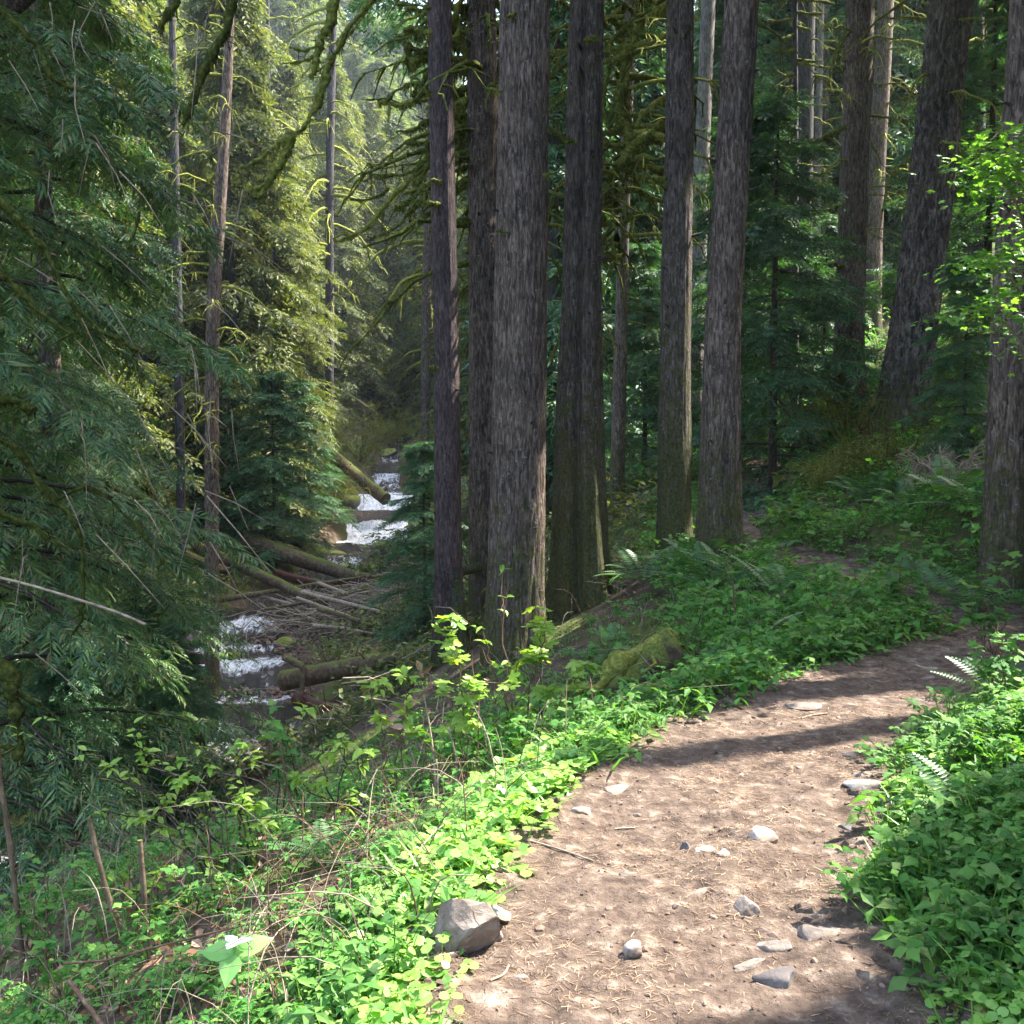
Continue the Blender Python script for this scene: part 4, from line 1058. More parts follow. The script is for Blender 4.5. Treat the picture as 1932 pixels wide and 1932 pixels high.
log('mossy fallen log sloping down into the stream above the white cascade', [(610, 845, 50), (650, 878, 50), (690, 912, 49), (728, 942, 48)], .30, .30, 4)
log('dark sagging log lying flat across the water in the jam', [(520, 1082, 35), (570, 1096, 34.5), (620, 1104, 34), (690, 1098, 33.5)], .16, .12, 5, 'log_red')
log('yellow mossed branch lying low left of the log jam', [(395, 1136, 31.5), (440, 1128, 31.5), (500, 1118, 31.8), (560, 1108, 32), (680, 1090, 33)], .10, .06, 6)
log('near mossy log spanning from the debris to the foot of the reddish trunk', [(535, 1284, 23.5), (610, 1270, 23), (680, 1255, 22.5), (760, 1238, 22), (830, 1225, 21)], .24, .16, 7)
log('wet red brown log with water spilling over it', [(358, 1238, 27.6), (400, 1258, 27.2), (440, 1276, 26.9), (478, 1284, 26.6)], .17, .12, 8, 'log_red')
log('pale bent broken branch standing up from the debris', [(538, 1240, 22.8), (556, 1250, 22.6), (572, 1262, 22.5), (570, 1300, 22.4), (562, 1328, 22.2)], .09, .05, 9)
log('dark log end lying below the near mossy log', [(560, 1318, 22.5), (610, 1335, 22), (660, 1342, 21.6)], .17, .13, 10, 'log_red')
log('thin mossy pole lying beneath the near mossy log', [(620, 1352, 21), (680, 1349, 21), (745, 1352, 20.6)], .07, .05, 11)
log('bleached pole pointing right out of the log jam', [(570, 1118, 31), (640, 1135, 30), (700, 1150, 29.5), (768, 1168, 29)], .075, .04, 12, 'dead')
log('upper bleached pole of the log jam', [(600, 1100, 31.5), (660, 1122, 31), (720, 1142, 30.5), (750, 1152, 30)], .06, .03, 13, 'dead')
log('mossy pole at the far right end of the log jam', [(590, 1095, 33), (640, 1110, 32.5), (705, 1134, 32)], .08, .05, 14)
log('lower mossy pole half buried in the debris', [(600, 1148, 29), (660, 1166, 28.5), (715, 1188, 28), (760, 1205, 27.5)], .07, .05, 15)
log('thin fallen stem leaning down the far bank above the root end', [(470, 905, 42), (500, 950, 41), (530, 990, 40)], .12, .08, 16)
log('dark broken limb joining the reddish trunk and its neighbour', [(866, 1078, 14.6), (885, 1074, 14.8), (905, 1070, 15)], .08, .07, 17, 'bark_dark', name='broken_limb', cat='branch', group=None)
log('mossy pole lying on the slope right of the grooved double trunk', [(1140, 1098, 14.5), (1190, 1060, 16), (1240, 1020, 17.5)], .06, .05, 18, group=None)
for i_, (lab_, pix_, r_, mt_n) in enumerate([('pale peeled pole fanning low across the jam toward the near bank', [(560, 1128, 30.5), (650, 1160, 29.5), (745, 1196, 28.5)], .055, 'dead'), ('pale pole lying just above the peeled one in the fan of logs', [(545, 1108, 32), (640, 1128, 31), (735, 1146, 30)], .05, 'dead'),
        ('short pale split log resting on the gravel bar', [(590, 1180, 28.2), (650, 1186, 28), (705, 1196, 27.6)], .06, 'dead'), ('thin green mossed pole crossing the fan of pale logs', [(500, 1150, 30.5), (600, 1132, 30.4), (690, 1112, 31)], .05, 'log'),
        ('upper mossy log lying on the bank behind the root end', [(430, 985, 40), (500, 1005, 39.5), (570, 1030, 39)], .16, 'log'), ('slim bleached log bridging the dark water above the gravel', [(470, 1120, 32.5), (560, 1143, 31), (640, 1172, 29.8)], .06, 'dead')]):
    log(lab_, pix_, r_, r_ * .6, 30 + i_, mt_n)
# tangle of sticks: too many to count
rng = np.random.default_rng(91)
acc = Acc()
for i in range(640):
    px = rng.normal(640, 75); py = rng.normal(1165, 28); Yd = 3.0 + rng.uniform(26.5, 29.5)
    if i >= 500:
        Yd = 3.0 + rng.uniform(24, 30); px = rng.normal(600, 90); py = 0
    elif i > 260:
        px, py, Yd = rng.uniform(560, 860), rng.uniform(1290, 1420), rng.uniform(12, 20)
    if 340 < i < 500:
        px, py, Yd = rng.normal(470, 40), rng.normal(1010, 18), 38.
    x = (px - 966) / F * Yd
    z = h1(x, Yd) + rng.uniform(.1, .75)
    p = np.array([x, Yd, z]); a = rng.normal(.3, .5)
    a = a if i < 260 or i >= 500 else rng.uniform(0, 6.28)
    d = np.array([math.cos(a), math.sin(a) * .6, rng.normal(-.05, .35)]) * (rng.uniform(.5, 1.7) if i < 260 else rng.uniform(.25, .8))
    tube(acc, [p - d / 2, p + (0, 0, rng.uniform(-.1, .1)), p + d / 2], np.array([.02, .016, .006]) * (1 if i < 260 else .45), 4, 0, cap=False)
o = link('stick_tangle', acc.mesh('stick_tangle', M['dead']))
tag(o, 'tangle of pale dead sticks caught around the log jam and on the slope', 'debris', kind='stuff')

def icos(sub=2):
    import bmesh
    bm = bmesh.new()
    bmesh.ops.create_icosphere(bm, subdivisions=sub, radius=1)
    V = np.array([v.co[:] for v in bm.verts]); Fa = np.array([[v.index for v in f.verts] for f in bm.faces])
    bm.free()
    return V, Fa
ICO1, ICO2, ICO3, ICO4 = icos(1), icos(2), icos(3), icos(4)
OCT = (np.array([(1, 0, 0), (0, 1, 0), (-1, 0, 0), (0, -1, 0), (0, 0, 1), (0, 0, -1)], float), np.array([(0, 1, 4), (1, 2, 4), (2, 3, 4), (3, 0, 4), (1, 0, 5), (2, 1, 5), (3, 2, 5), (0, 3, 5)]))
def rock(name, label, loc, size, mat, seed, rotz=0, cuts=6, sub=4, cat='rock', group=None, noise_a=.08, sink=.3):
    """angular stone: a ball cut by random planes"""
    rng = np.random.default_rng(seed)
    V, Fa = (ICO4 if sub == 4 else ICO3 if sub == 3 else ICO2)
    V = V.copy()
    for k in range(cuts):
        n = nrm(rng.normal(0, 1, 3)); d = rng.uniform(.34, .72)
        s = V @ n
        V = V - np.maximum(s - d, 0)[:, None] * n * .97
    if cuts > 2 and cuts < 20:
        nbr = np.zeros_like(V); c_ = np.zeros(len(V))
        for it in range(2):
            nbr[:] = 0; c_[:] = 0
            for a_, b_ in ((0, 1), (1, 2), (2, 0)):
                np.add.at(nbr, Fa[:, a_], V[Fa[:, b_]]); np.add.at(c_, Fa[:, a_], 1)
                np.add.at(nbr, Fa[:, b_], V[Fa[:, a_]]); np.add.at(c_, Fa[:, b_], 1)
            V = .5 * V + .5 * nbr / c_[:, None]
    V = V / np.abs(V).max(0) * .97
    V = V * (1 + .16 * fbm(V * 1.9 + seed, 4, seed)[:, None] + .06 * fbm(V * 7, 3, seed + 1)[:, None])
    V = V * np.array(size)
    a = rotz
    V = V @ np.array([[math.cos(a), math.sin(a), 0], [-math.sin(a), math.cos(a), 0], [0, 0, 1]])
    acc = Acc(); acc.add(V, Fa, 0, cuts < 20)
    loc = np.array(loc, float); loc[2] += size[2] * (1 - 2 * sink)
    o = link(name, acc.mesh(name, M[mat]), loc=loc)
    return tag(o, label, cat, group)
def floor_px(px, py, dz=0.0):
    """point of the trail or ground under pixel (px,py), by marching the view ray"""
    a = A(px, py, 1.0) - CAMP
    tt = np.linspace(1.6, 60, 1200)
    P = CAMP + a * tt[:, None]
    g = H(P[:, 0], P[:, 1])
    k = np.argmax(P[:, 2] < g + dz)
    p = P[k]
    return np.array([p[0], p[1], g[k] + dz])
def trail_px(px, py):
    p = floor_px(px, py)
    p[2] = trail_z(p[0], p[1])[0]
    return p
for i, (lab, px, py, s, m, rz, cu, sk) in enumerate([
    ('large angular grey brown boulder at the left edge of the trail', 874, 1818, (.125, .10, .12), 'rock_brown', .6, 3, .2),
    ('white sunlit wedge of stone leaning on the large angular boulder', 922, 1822, (.050, .040, .075), 'rock_pale', .2, 5, .25),
    ('small flat topped white stone with a red brown side behind the large boulder', 942, 1772, (.040, .040, .032), 'rock_pale', .1, 6, .2),
    ('smooth rounded pale cobble lying alone on the trail', 1197, 1834, (.038, .034, .028), 'rock_pale', .3, 1, .2),
    ('small bright angular stone at the left edge of the trail under the leaves', 1098, 1566, (.052, .042, .030), 'rock_pale', .5, 6, .3),
    ('flat brown stone half buried at the left trail edge', 1160, 1522, (.085, .075, .022), 'rock', .1, 4, .4),
    ('dark grey stone beside the two pale ones in mid trail', 1298, 1622, (.03, .03, .026), 'rock_dark', .1, 4, .3),
    ('low pale stone sunk in the middle of the trail', 1328, 1640, (.062, .042, .02), 'rock_pale', .1, 5, .4),
    ('small rounded pale stone right of the low sunk one', 1364, 1646, (.03, .03, .018), 'rock_pale', .8, 3, .4),
    ('pale hump of rock showing in the trail, upper right of the small stones', 1432, 1628, (.07, .06, .03), 'rock_pale', .3, 4, .5),
    ('steep grey stone standing out of the trail right of the middle', 1400, 1760, (.040, .05, .045), 'rock', .4, 5, .35),
    ('pair of low ridged stones in the trail left of the steep stone', 1325, 1722, (.055, .03, .018), 'rock', .5, 6, .35),
    ('long flat slab with a dark undercut front near the right side of the trail', 1548, 1802, (.105, .055, .034), 'rock', .1, 4, .35),
    ('tilted flat stone left of the long slab', 1455, 1822, (.068, .045, .026), 'rock', -.1, 5, .35),
    ('dark jagged lump of rock at the bottom of the trail', 1462, 1884, (.072, .05, .040), 'rock_dark', .5, 8, .3),
    ('narrow brown stone rib left of the dark jagged lump', 1415, 1862, (.065, .025, .018), 'rock', .4, 5, .35),
    ('whitish ledge of rock at the right edge of the trail beneath the leaves', 1650, 1512, (.15, .075, .035), 'rock_pale', .1, 6, .35),
    ('broken white stone just below the whitish ledge', 1660, 1536, (.06, .04, .022), 'rock_pale', .9, 6, .35),
    ('grey flat stone above the whitish ledge', 1630, 1494, (.07, .05, .022), 'rock', .4, 5, .4),
    ('dark slate chip in the shaded part of the trail', 1608, 1455, (.055, .04, .018), 'rock_dark', .1, 6, .4),
    ('small dark stone by the far end of the shaded stretch', 1730, 1340, (.06, .04, .03), 'rock_dark', .6, 6, .4),
    ('low pale hump in the far shaded stretch of the trail', 1750, 1298, (.07, .05, .02), 'rock', .6, 4, .4),
    ('tiny dark pebble left of mid trail', 1178, 1684, (.026, .018, .012), 'rock_dark', .1, 4, .3),
    ('thin flat stone at the bottom left of the trail', 985, 1884, (.035, .02, .012), 'rock', .1, 5, .35),
    ('grey stone lying at the lower right corner under the bank', 1750, 1878, (.06, .05, .03), 'rock', .1, 5, .35),
    ('dark clod shaped stone near the right trail edge below the ledge', 1598, 1600, (.04, .035, .03), 'rock_dark', .3, 7, .3),
    ('grey stone low on the left of the path, shaded by the shrubs', 1515, 1352, (.11, .06, .02), 'rock', .1, 4, .45)]):
    p = trail_px(px, py)
    rock('stone', lab, p, s, m, 700 + i, rz, {1: 1, 3: 22}.get(cu, cu * 2 + 2) if i in (0, 3) else max(cu, 4) * 2 + 2, 4 if py > 1500 else 3, sink=sk + .02 if i in (0, 1, 2, 3) else min(.62, sk + .2))
for i, (lab, px, Yd, s) in enumerate([
    ('bright mossy boulder on the left bank beside the white cascade', 618, 42.5, (.75, .5, .32)), ('mossy round boulder below the cascade', 650, 39.5, (.35, .3, .25)), ('largest mossy boulder below the cascade', 718, 39.5, (.5, .4, .35)),
    ('small mossy boulder right of the largest one', 740, 38.2, (.3, .25, .22)), ('dark boulder between the two mossy ones under the cascade', 685, 40.5, (.3, .25, .25)), ('low mossy boulder beside the stream in front of the largest', 700, 37.5, (.4, .3, .22)),
    ('mossy boulder in the upper stream narrows', 735, 68, (.8, .7, .6)), ('second mossy boulder in the upper stream narrows', 722, 78, (.8, .6, .5)), ('yellow mossy stone at the edge of the gravel bar', 535, 29.2, (.34, .3, .2)),
    ('mossy stone beside the little straight waterfall', 428, 28.0, (.36, .25, .18)), ('dark stone splitting the water above the red log', 362, 29, (.28, .3, .35)), ('wet dark boulder in the channel right of the spilling water', 500, 26.2, (.4, .3, .2)),
    ('mossy boulder at the small side fall', 650, 21.8, (.4, .35, .3)), ('dark boulder by the lower pool', 420, 19.5, (.4, .35, .25)), ('boulder half drowned in the lower rapids', 540, 20.2, (.35, .3, .25)), ('bright mossy rock on the left bank above the cascade', 655, 51, (.9, .6, .45))]):
    g = ground_at(px, Yd)
    d, vv, _ = polydist(np.array([g[0]]), np.array([g[1]]), CREEK)
    z = max(g[2], vv[0, 0] - .15) if d[0] < 2.5 else g[2]
    rock('boulder', lab, (g[0], g[1], z), s, 'rock_dark' if 'dark' in lab else 'rock_moss', 740 + i, i * .7, 3, 3, cat='boulder', group='boulders in the stream', sink=.35)
# gravel bars
rng = np.random.default_rng(92)
n = 1500
px = np.concatenate([rng.normal(560, 40, 900), rng.normal(520, 45, 600)]); Yd = np.concatenate([rng.normal(30.2, .9, 900), rng.normal(26.0, .6, 600)])
gx = (px - 966) / F * Yd
gz = np.maximum(H(gx, Yd), 0 * gx + np.array([polydist(gx, Yd, CREEK)[1][:, 0]])[0] - .12)
s_ = rng.uniform(.03, .11, n) ** 1.0
Ms = rotmats(rng, n, 1, 1, .4) * s_[:, None, None] * np.array([1, .8, .6])[None, None]
acc = Acc(); acc.inst(OCT[0], OCT[1], Ms, np.stack([gx, Yd, gz + .02], 1))
tag(link('gravel', acc.mesh('gravel', M['grit'])), 'bars of loose stones along the stream', 'gravel', kind='stuff')

# broken snag at the foot of the reddish trunk
sp = A(868, 1190, 13.7); sp[2] = h1(sp[0], sp[1])
sg_ = thing('broken_snag', 'splintered dark snag leaning against the foot of the reddish trunk', 'stump', sp)
link('trunk', trunk_mesh('trunk', [(0, 0, 0), (-.02, 0, .5), (-.05, 0, 1.1)], [.11, .09, .04], M['bark_dark'], 24, 30, .02, flare=.3, seed=4), sg_)
# mossy cut stump by the trail
mp = floor_px(1195, 1318) + (0, 0, .06)
ms = thing('mossy_stump', 'rotten moss topped stump end beside the trail left of the bend', 'stump', mp)
accS = Acc()
Q = catmull([(-.30, -.12, -.12), (-.12, -.02, .05), (.08, .04, .17), (.20, .08, .25), (.27, .10, .27)], 6)
tube(accS, Q - (0, 0, .05), np.linspace(.09, .15, len(Q)) * (1 + .1 * np.sin(np.arange(len(Q)))), 18, 0, .3, 5, 6.0)
rng = np.random.default_rng(3)
accS.V = [v_ * 1.2 for v_ in accS.V]
link('moss_body', accS.mesh('moss_body', M['stump']), ms)
m_ = mosslimb([(-.36, -.15, .0), (-.14, -.02, .18), (.13, .05, .31), (.30, .12, .40)], .08, .09, 8, 8, 1.0, mats=M['moss_bright']); link('moss_cap', m_, ms)

# ------------------------------------------------------------------ leaf shapes
def leafmesh(outline, fold=.12, mat=None, name='leaf', curl=.12):
    """outline: half shape points (x along, y half width) from base to tip"""
    o = np.array(outline)
    V = []
    for x, y in o:
        V += [(x, 0, -curl * x * x), (x, y, fold * y - curl * x * x), (x, -y, fold * y - curl * x * x)]
    Fa = []
    for k in range(len(o) - 1):
        a, b = 3 * k, 3 * k + 3
        Fa += [(a, b, b + 1, a + 1), (a, a + 2, b + 2, b)]
    return np.array(V, float), np.array(Fa)
OVATE = leafmesh([(0, 0), (.18, .17), (.45, .24), (.75, .15), (1, 0)], .25, curl=.25)
LANCE = leafmesh([(0, .0), (.25, .10), (.6, .09), (1, 0)], .3, curl=.35)
BROAD = leafmesh([(0, 0), (.12, .22), (.4, .38), (.7, .26), (.88, .10), (1, 0)], .18, curl=.18)
def disc(n=7, notch=.25):
    a = np.linspace(-math.pi + notch, math.pi - notch, n)
    V = [(.0, 0, 0)] + [(.5 + .5 * math.cos(x), .5 * math.sin(x), .05 * abs(math.sin(x)) - .05) for x in a]
    V[0] = (.18, 0, 0)
    return np.array(V), np.array([(0, k, k + 1) for k in range(1, n)])
ROUND = disc(7, .35)
OV4 = (np.array([(0, 0, 0), (.45, .24, .05), (1, 0, -.22), (.45, -.24, .05), (.5, 0, -.04)]), np.array([(0, 4, 1), (4, 2, 1), (0, 3, 4), (4, 3, 2)]))
DIA = (np.array([(0, 0, 0), (.5, .33, .03), (1, 0, -.2), (.5, -.33, .03)]), np.array([(0, 3, 2), (0, 2, 1)]))
STAR = (np.array([(0, 0, 0), (.22, .20, .02), (.46, .40, -.05), (.70, .20, -.02), (1, 0, -.2), (.70, -.20, -.02), (.46, -.40, -.05), (.22, -.20, .02)]), np.array([(0, 7, 1), (7, 3, 1), (1, 3, 2), (7, 5, 3), (7, 6, 5), (5, 4, 3)]))
def lobed(l=5):
    V = [(.0, 0, 0)]
    tips = {3: [(-75, .62), (0, 1.0), (75, .62)], 5: [(-115, .45), (-58, .8), (0, 1.), (58, .8), (115, .45)]}[l]
    pts = [(.0, -.04)]
    for k, (a, r) in enumerate(tips):
        a = rad(a)
        c = np.array([.28, 0])
        w = .20
        pts.append(c + r * .62 * np.array([math.cos(a - w * 1.3), math.sin(a - w * 1.3)]))
        pts.append(c + r * .78 * np.array([math.cos(a), math.sin(a)]))
        pts.append(c + r * .62 * np.array([math.cos(a + w * 1.3), math.sin(a + w * 1.3)]))
        if k < len(tips) - 1:
            am = (a + rad(tips[k + 1][0])) / 2
            pts.append(c + .36 * np.array([math.cos(am), math.sin(am)]))
    pts.append((.0, .04))
    V = [(.28, 0, .0)] + [(p[0], p[1], -.10 * abs(p[1]) - .22 * max(p[0] - .3, 0) ** 1.2 + .02 * (-1) ** k) for k, p in enumerate(pts)]
    return np.array(V, float), np.array([(0, k, k + 1) for k in range(1, len(pts))])
LOB5, LOB3 = lobed(5), lobed(3)

def clump(seed, n, rad_, h0, h1_, leaf, s0, s1, stem=.0025, trio=True, droop=.25, fillmat=0):
    rng = np.random.default_rng(seed)
    acc = Acc()
    r = rad_ * np.sqrt(rng.uniform(0, 1, n)); a = rng.uniform(0, 6.28, n)
    P = np.stack([r * np.cos(a), r * np.sin(a), rng.uniform(h0, h1_, n) * (1.1 - .5 * r / rad_)], 1)
    k = 3 if trio else 1
    aa = (rng.uniform(0, 6.28, n)[:, None] + np.arange(k)[None] * 2.1).reshape(-1)
    PP = np.repeat(P, k, 0)
    d = np.stack([np.cos(aa), np.sin(aa), rng.normal(-.05, droop, len(aa))], 1)
    up = np.stack([rng.normal(0, .3, len(aa)), rng.normal(0, .3, len(aa)), np.ones(len(aa))], 1)
    acc.inst(leaf[0], leaf[1], frames(d, up, rng.uniform(s0, s1, len(aa))), PP)
    if stem:
        for p in P:
            b = np.array([p[0] * .5, p[1] * .5, -.02])
            s = nrm(np.array([p[1], -p[0], .001])) * stem
            acc.add([b - s, b + s, p + s * .6, p - s * .6], [(0, 1, 2, 3)], 0)
    return acc
def cat_acc(a):
    V = np.vstack(a.V)
    tri = [f for f in a.F if f.shape[1] == 3]; qd = [f for f in a.F if f.shape[1] == 4]
    return V, (np.vstack(tri) if tri else None), (np.vstack(qd) if qd else None)
def scatter(name, label, cat, variants, P, Ms, mat, seed=0):
    rng = np.random.default_rng(seed)
    acc = Acc()
    w = rng.integers(0, len(variants), len(P))
    for k, vv in enumerate(variants):
        V, t3, q4 = cat_acc(vv)
        m = w == k
        if not m.any():
            continue
        b = acc.n
        W = (np.einsum('nij,vj->nvi', Ms[m], V) + P[m][:, None]).reshape(-1, 3)
        off = (np.arange(m.sum()) * len(V))[:, None, None]
        acc.V.append(W)
        for f in (t3, q4):
            if f is not None:
                ff = (f[None] + off).reshape(-1, f.shape[1]) + b
                acc.F.append(ff); acc.M.append(np.zeros(len(ff), np.int32)); acc.S.append(np.zeros(len(ff), bool))
        acc.n += len(W)
    return tag(link(name, acc.mesh(name, mat)), label, cat, kind='stuff')
def upmats(rng, n, s, tilt=.12):
    a = rng.uniform(0, 6.28, n)
    d = np.stack([np.cos(a), np.sin(a), rng.normal(0, tilt, n)], 1)
    up = np.stack([rng.normal(0, tilt, n), rng.normal(0, tilt, n), np.ones(n)], 1)
    return frames(d, up, s)
def polar(rng, n, d0, d1, a0=-.56, a1=.56):
    Yd = d0 * np.exp(rng.uniform(0, math.log(d1 / d0), n))
    return rng.uniform(a0, a1, n) * Yd, Yd

CR = [clump(s, 9, .10, .04, .12, ROUND, .020, .036) for s in range(5)]
CO = [clump(10 + s, 12, .12, .05, .16, OV4, .03, .055) for s in range(5)]
CL = [clump(20 + s, 8, .14, .06, .20, STAR, .026, .052) for s in range(4)]
CF = [clump(40 + s, 13, .34, .03, .30, DIA, .05, .10, stem=.004, droop=.4) for s in range(4)]
CB = [clump(30 + s, 20, .30, .05, .26, STAR, .035, .06, stem=.003) for s in range(4)]
CLEAR = [(A(880, 1810, 3.22)[:2], .16), (A(1195, 1318, 7.1)[:2], .42), (A(1100, 1345, 6.6)[:2], .2), (A(1648, 1515, 4.6)[:2], .13)]
def zones(x, y):
    z, dt, dcr, w = H(x, y, True)
    for c_, r_ in CLEAR:
        dt = np.where(np.hypot(x - c_[0], y - c_[1]) < r_, 0, dt)
    return z, dt, dcr, w
rng = np.random.default_rng(101)
# pale round-leaved plants right along the trail edges
s_ = rng.uniform(s_cam, seg[-1], 9000)
s_ = np.where(rng.uniform(size=9000) < .8, rng.uniform(s_cam - .2, s_near, 9000), s_)
cx = np.interp(s_, seg, T3[:, 0]); cy_ = np.interp(s_, seg, T3[:, 1])
nx = -np.interp(s_, seg, np.gradient(T3[:, 1], seg)); ny = np.interp(s_, seg, np.gradient(T3[:, 0], seg))
off = (.70 + .60 * rng.uniform(0, 1, 9000) ** 1.3) * np.where(rng.uniform(size=9000) < .55, 1, -1)
x = cx + nx * off; y = cy_ + ny * off
x_ = x; z, dt, dcr, w = zones(x, y)
ok = (dt > .69 + .07 * vnoise(np.stack([x * 2, y * 2, x * 0], 1), 4)) & (y > 1.9)
pn = vnoise(np.stack([x * 1.3, y * 1.3, x * 0], 1), 8)
k1 = ok & (pn + rng.normal(0, .3, len(x)) > -.15) & (y < 7)
k2 = ok & ~k1
sz = rng.uniform(.7, 1.35, len(x)) * (1 + .05 * np.maximum(y - 4, 0))
scatter('round_leaved_herbs', 'carpet of pale round leaved plants lining the trail', 'ground cover', CR, np.stack([x, y, z], 1)[k1][:1250], upmats(rng, k1.sum(), sz[k1] * rng.uniform(.6, 1.2, k1.sum()), .2)[:1250], M['round'], 1)
scatter('trailside_herbs', 'green three leaved herbs crowding the trail edge toward the bend', 'ground cover', CO + CL, np.stack([x, y, z], 1)[k2][:1350], upmats(rng, k2.sum(), sz[k2] * rng.uniform(.7, 1.4, k2.sum()), .2)[:1350], M['herb'], 2)
# bank at the right and slope beyond the bend
x, y = polar(rng, 9000, 2.4, 30, -.05, .56)
z, dt, dcr, w = zones(x, y)
right = (dt > .66) & (dcr > 3) & ((x > .1 * y + .6) | (y < 8))
_, _, side = polydist(x, y, TRAIL)
bank = right & (side < 0) & (y < 9)
hill = right & ~bank & (y > 6)
s1 = 1 + np.maximum(y - 5, 0) * .05
hl = np.flatnonzero(hill)[:1450]
scatter('hillside_herbs', 'bright green undergrowth covering the slope beyond the bend', 'ground cover', CL + CB[:1] + CF[:2], np.stack([x, y, z], 1)[hl], upmats(rng, len(hl), (rng.uniform(.6, 1.1, len(x)) * s1)[hl]), M['herbdeep'], 3)
bk = np.flatnonzero(bank & (vnoise(np.stack([x * 2.2, y * 2.2, x * 0], 1), 77) > -.12))[:1050]
sz_ = rng.uniform(.4, 1.15, len(bk)); um = upmats(rng, len(bk), sz_, .2); pb = np.stack([x, y, z], 1)[bk]
for lab_, vs_, mt_b, a_, b_ in (('star shaped leaves in the low bank right of the trail', CL + CB[:2], 'herb', 0, .42), ('darker oval leaves among the bank plants right of the trail', CO, 'herbdeep', .42, .8), ('pale round leaves dotted over the right bank', CR, 'round', .8, 1.0)):
    i0, i1 = int(a_ * len(bk)), int(b_ * len(bk))
    scatter('bank_herbs', lab_, 'ground cover', vs_, pb[i0:i1], um[i0:i1], M[mt_b], 4)
# slope falling away left of the trail: sparser
x, y = polar(rng, 6000, 2.6, 14, -.56, .25)
z, dt, dcr, w = zones(x, y)
_, _, side = polydist(x, y, TRAIL)
lf = np.flatnonzero((side > 0) & (dt > .9) & (dcr > 2.6) & (x < .22 * y))
scatter('slope_herbs', 'sparse small leaved plants on the slope below the trail', 'ground cover', CO + CL, np.stack([x, y, z], 1)[lf][:1000], upmats(rng, len(lf), rng.uniform(.5, 1.0, len(lf)) * (1 + .03 * y[lf]))[:1000], M['herbdeep'], 5)
x, y = polar(rng, 7000, 14, 120, -.5, .3)
z, dt, dcr, w = zones(x, y)
fr = np.flatnonzero((dcr > w + .7) & (dt > 1))[:2600]
scatter('bank_undergrowth', 'low mossy green undergrowth on the stream banks', 'ground cover', CF, np.stack([x, y, z], 1)[fr], upmats(rng, len(fr), rng.uniform(.8, 1.6, len(fr)) * (.8 + .03 * y[fr])), M['sunfir'], 6)
# grass tufts
BL = leafmesh([(0, .012), (.35, .014), (.7, .009), (1, 0)], .3, curl=.5)
def tuft(seed):
    rng = np.random.default_rng(seed); acc = Acc(); n = 9
    a = rng.uniform(0, 6.28, n)
    d = np.stack([np.cos(a) * .5, np.sin(a) * .5, np.ones(n)], 1)
    acc.inst(BL[0], BL[1], frames(d, np.stack([np.cos(a), np.sin(a), -.5 * np.ones(n)], 1) * -1, rng.uniform(.10, .24, n), 2.2), rng.normal(0, .02, (n, 3)) * (1, 1, 0))
    return acc
s_ = rng.uniform(s_cam - .2, s_near, 260)
cx = np.interp(s_, seg, T3[:, 0]); cy_ = np.interp(s_, seg, T3[:, 1])
nx = -np.interp(s_, seg, np.gradient(T3[:, 1], seg)); ny = np.interp(s_, seg, np.gradient(T3[:, 0], seg))
off = rng.uniform(.64, 1.1, 260) * rng.choice([-1, 1], 260)
x = cx + nx * off; y = cy_ + ny * off
scatter('grass_tufts', 'thin grass blades among the plants at the trail edge', 'grass', [tuft(s) for s in range(4)], np.stack([x, y, H(x, y)], 1), upmats(rng, 260, rng.uniform(.7, 1.2, 260)), M['grass'], 7)

# litter: needles and crumbs on the trail, dead leaves and stalks on the slopes
rng = np.random.default_rng(111)
n = 70000
s_ = s_cam - .3 + (s_near + 1.5 - s_cam) * rng.uniform(0, 1, n) ** 1.25
off = rng.uniform(-.80, .80, n)
cx = np.interp(s_, seg, T3[:, 0]); cy_ = np.interp(s_, seg, T3[:, 1])
nx = -np.interp(s_, seg, np.gradient(T3[:, 1], seg)); ny = np.interp(s_, seg, np.gradient(T3[:, 0], seg))
x = cx + nx * off; y = cy_ + ny * off
pn = vnoise(np.stack([x * 3, y * 3, x * 0], 1), 8) + .5 * vnoise(np.stack([x * 9, y * 9, x * 0], 1), 18)
ok = pn + rng.normal(0, .45, n) > .0
x, y = x[ok], y[ok]; n = len(x)
z = trail_z(x, y)
a = rng.uniform(0, 6.28, n)
d = np.stack([np.cos(a), np.sin(a), rng.normal(0, .10, n)], 1)
ND = (np.array([(-.5, -.04, 0), (.5, -.03, 0), (.5, .03, .02), (-.5, .04, .02)]), np.array([(0, 1, 2, 3)]))
acc = Acc(); acc.inst(ND[0], ND[1], frames(d, np.tile([0, 0, 1.], (n, 1)), rng.uniform(.010, .034, n)), np.stack([x, y, z + .003], 1))
tag(link('needle_litter', acc.mesh('needle_litter', M['needle'])), 'dry tan needles and bits strewn over the trail', 'litter', kind='stuff')
n = 9000
s_ = s_cam - .3 + (s_near + 3 - s_cam) * rng.uniform(0, 1, n) ** 1.2
off = rng.uniform(-.84, .84, n)
cx = np.interp(s_, seg, T3[:, 0]); cy_ = np.interp(s_, seg, T3[:, 1])
nx = -np.interp(s_, seg, np.gradient(T3[:, 1], seg)); ny = np.interp(s_, seg, np.gradient(T3[:, 0], seg))
x = cx + nx * off; y = cy_ + ny * off
sz = .0025 + .009 * rng.uniform(0, 1, n) ** 5
sz *= np.where(np.abs(off) > .6, 1.6, 1)
acc = Acc(); acc.inst(OCT[0], OCT[1], upmats(rng, n, sz, .5) * np.array([1, .8, .55]), np.stack([x, y, trail_z(x, y) + sz * .2], 1))
k_ = rng.choice(n, 420, replace=False); ss = rng.uniform(.008, .024, 420) * np.where(np.abs(off[k_]) > .55, 1.5, 1)
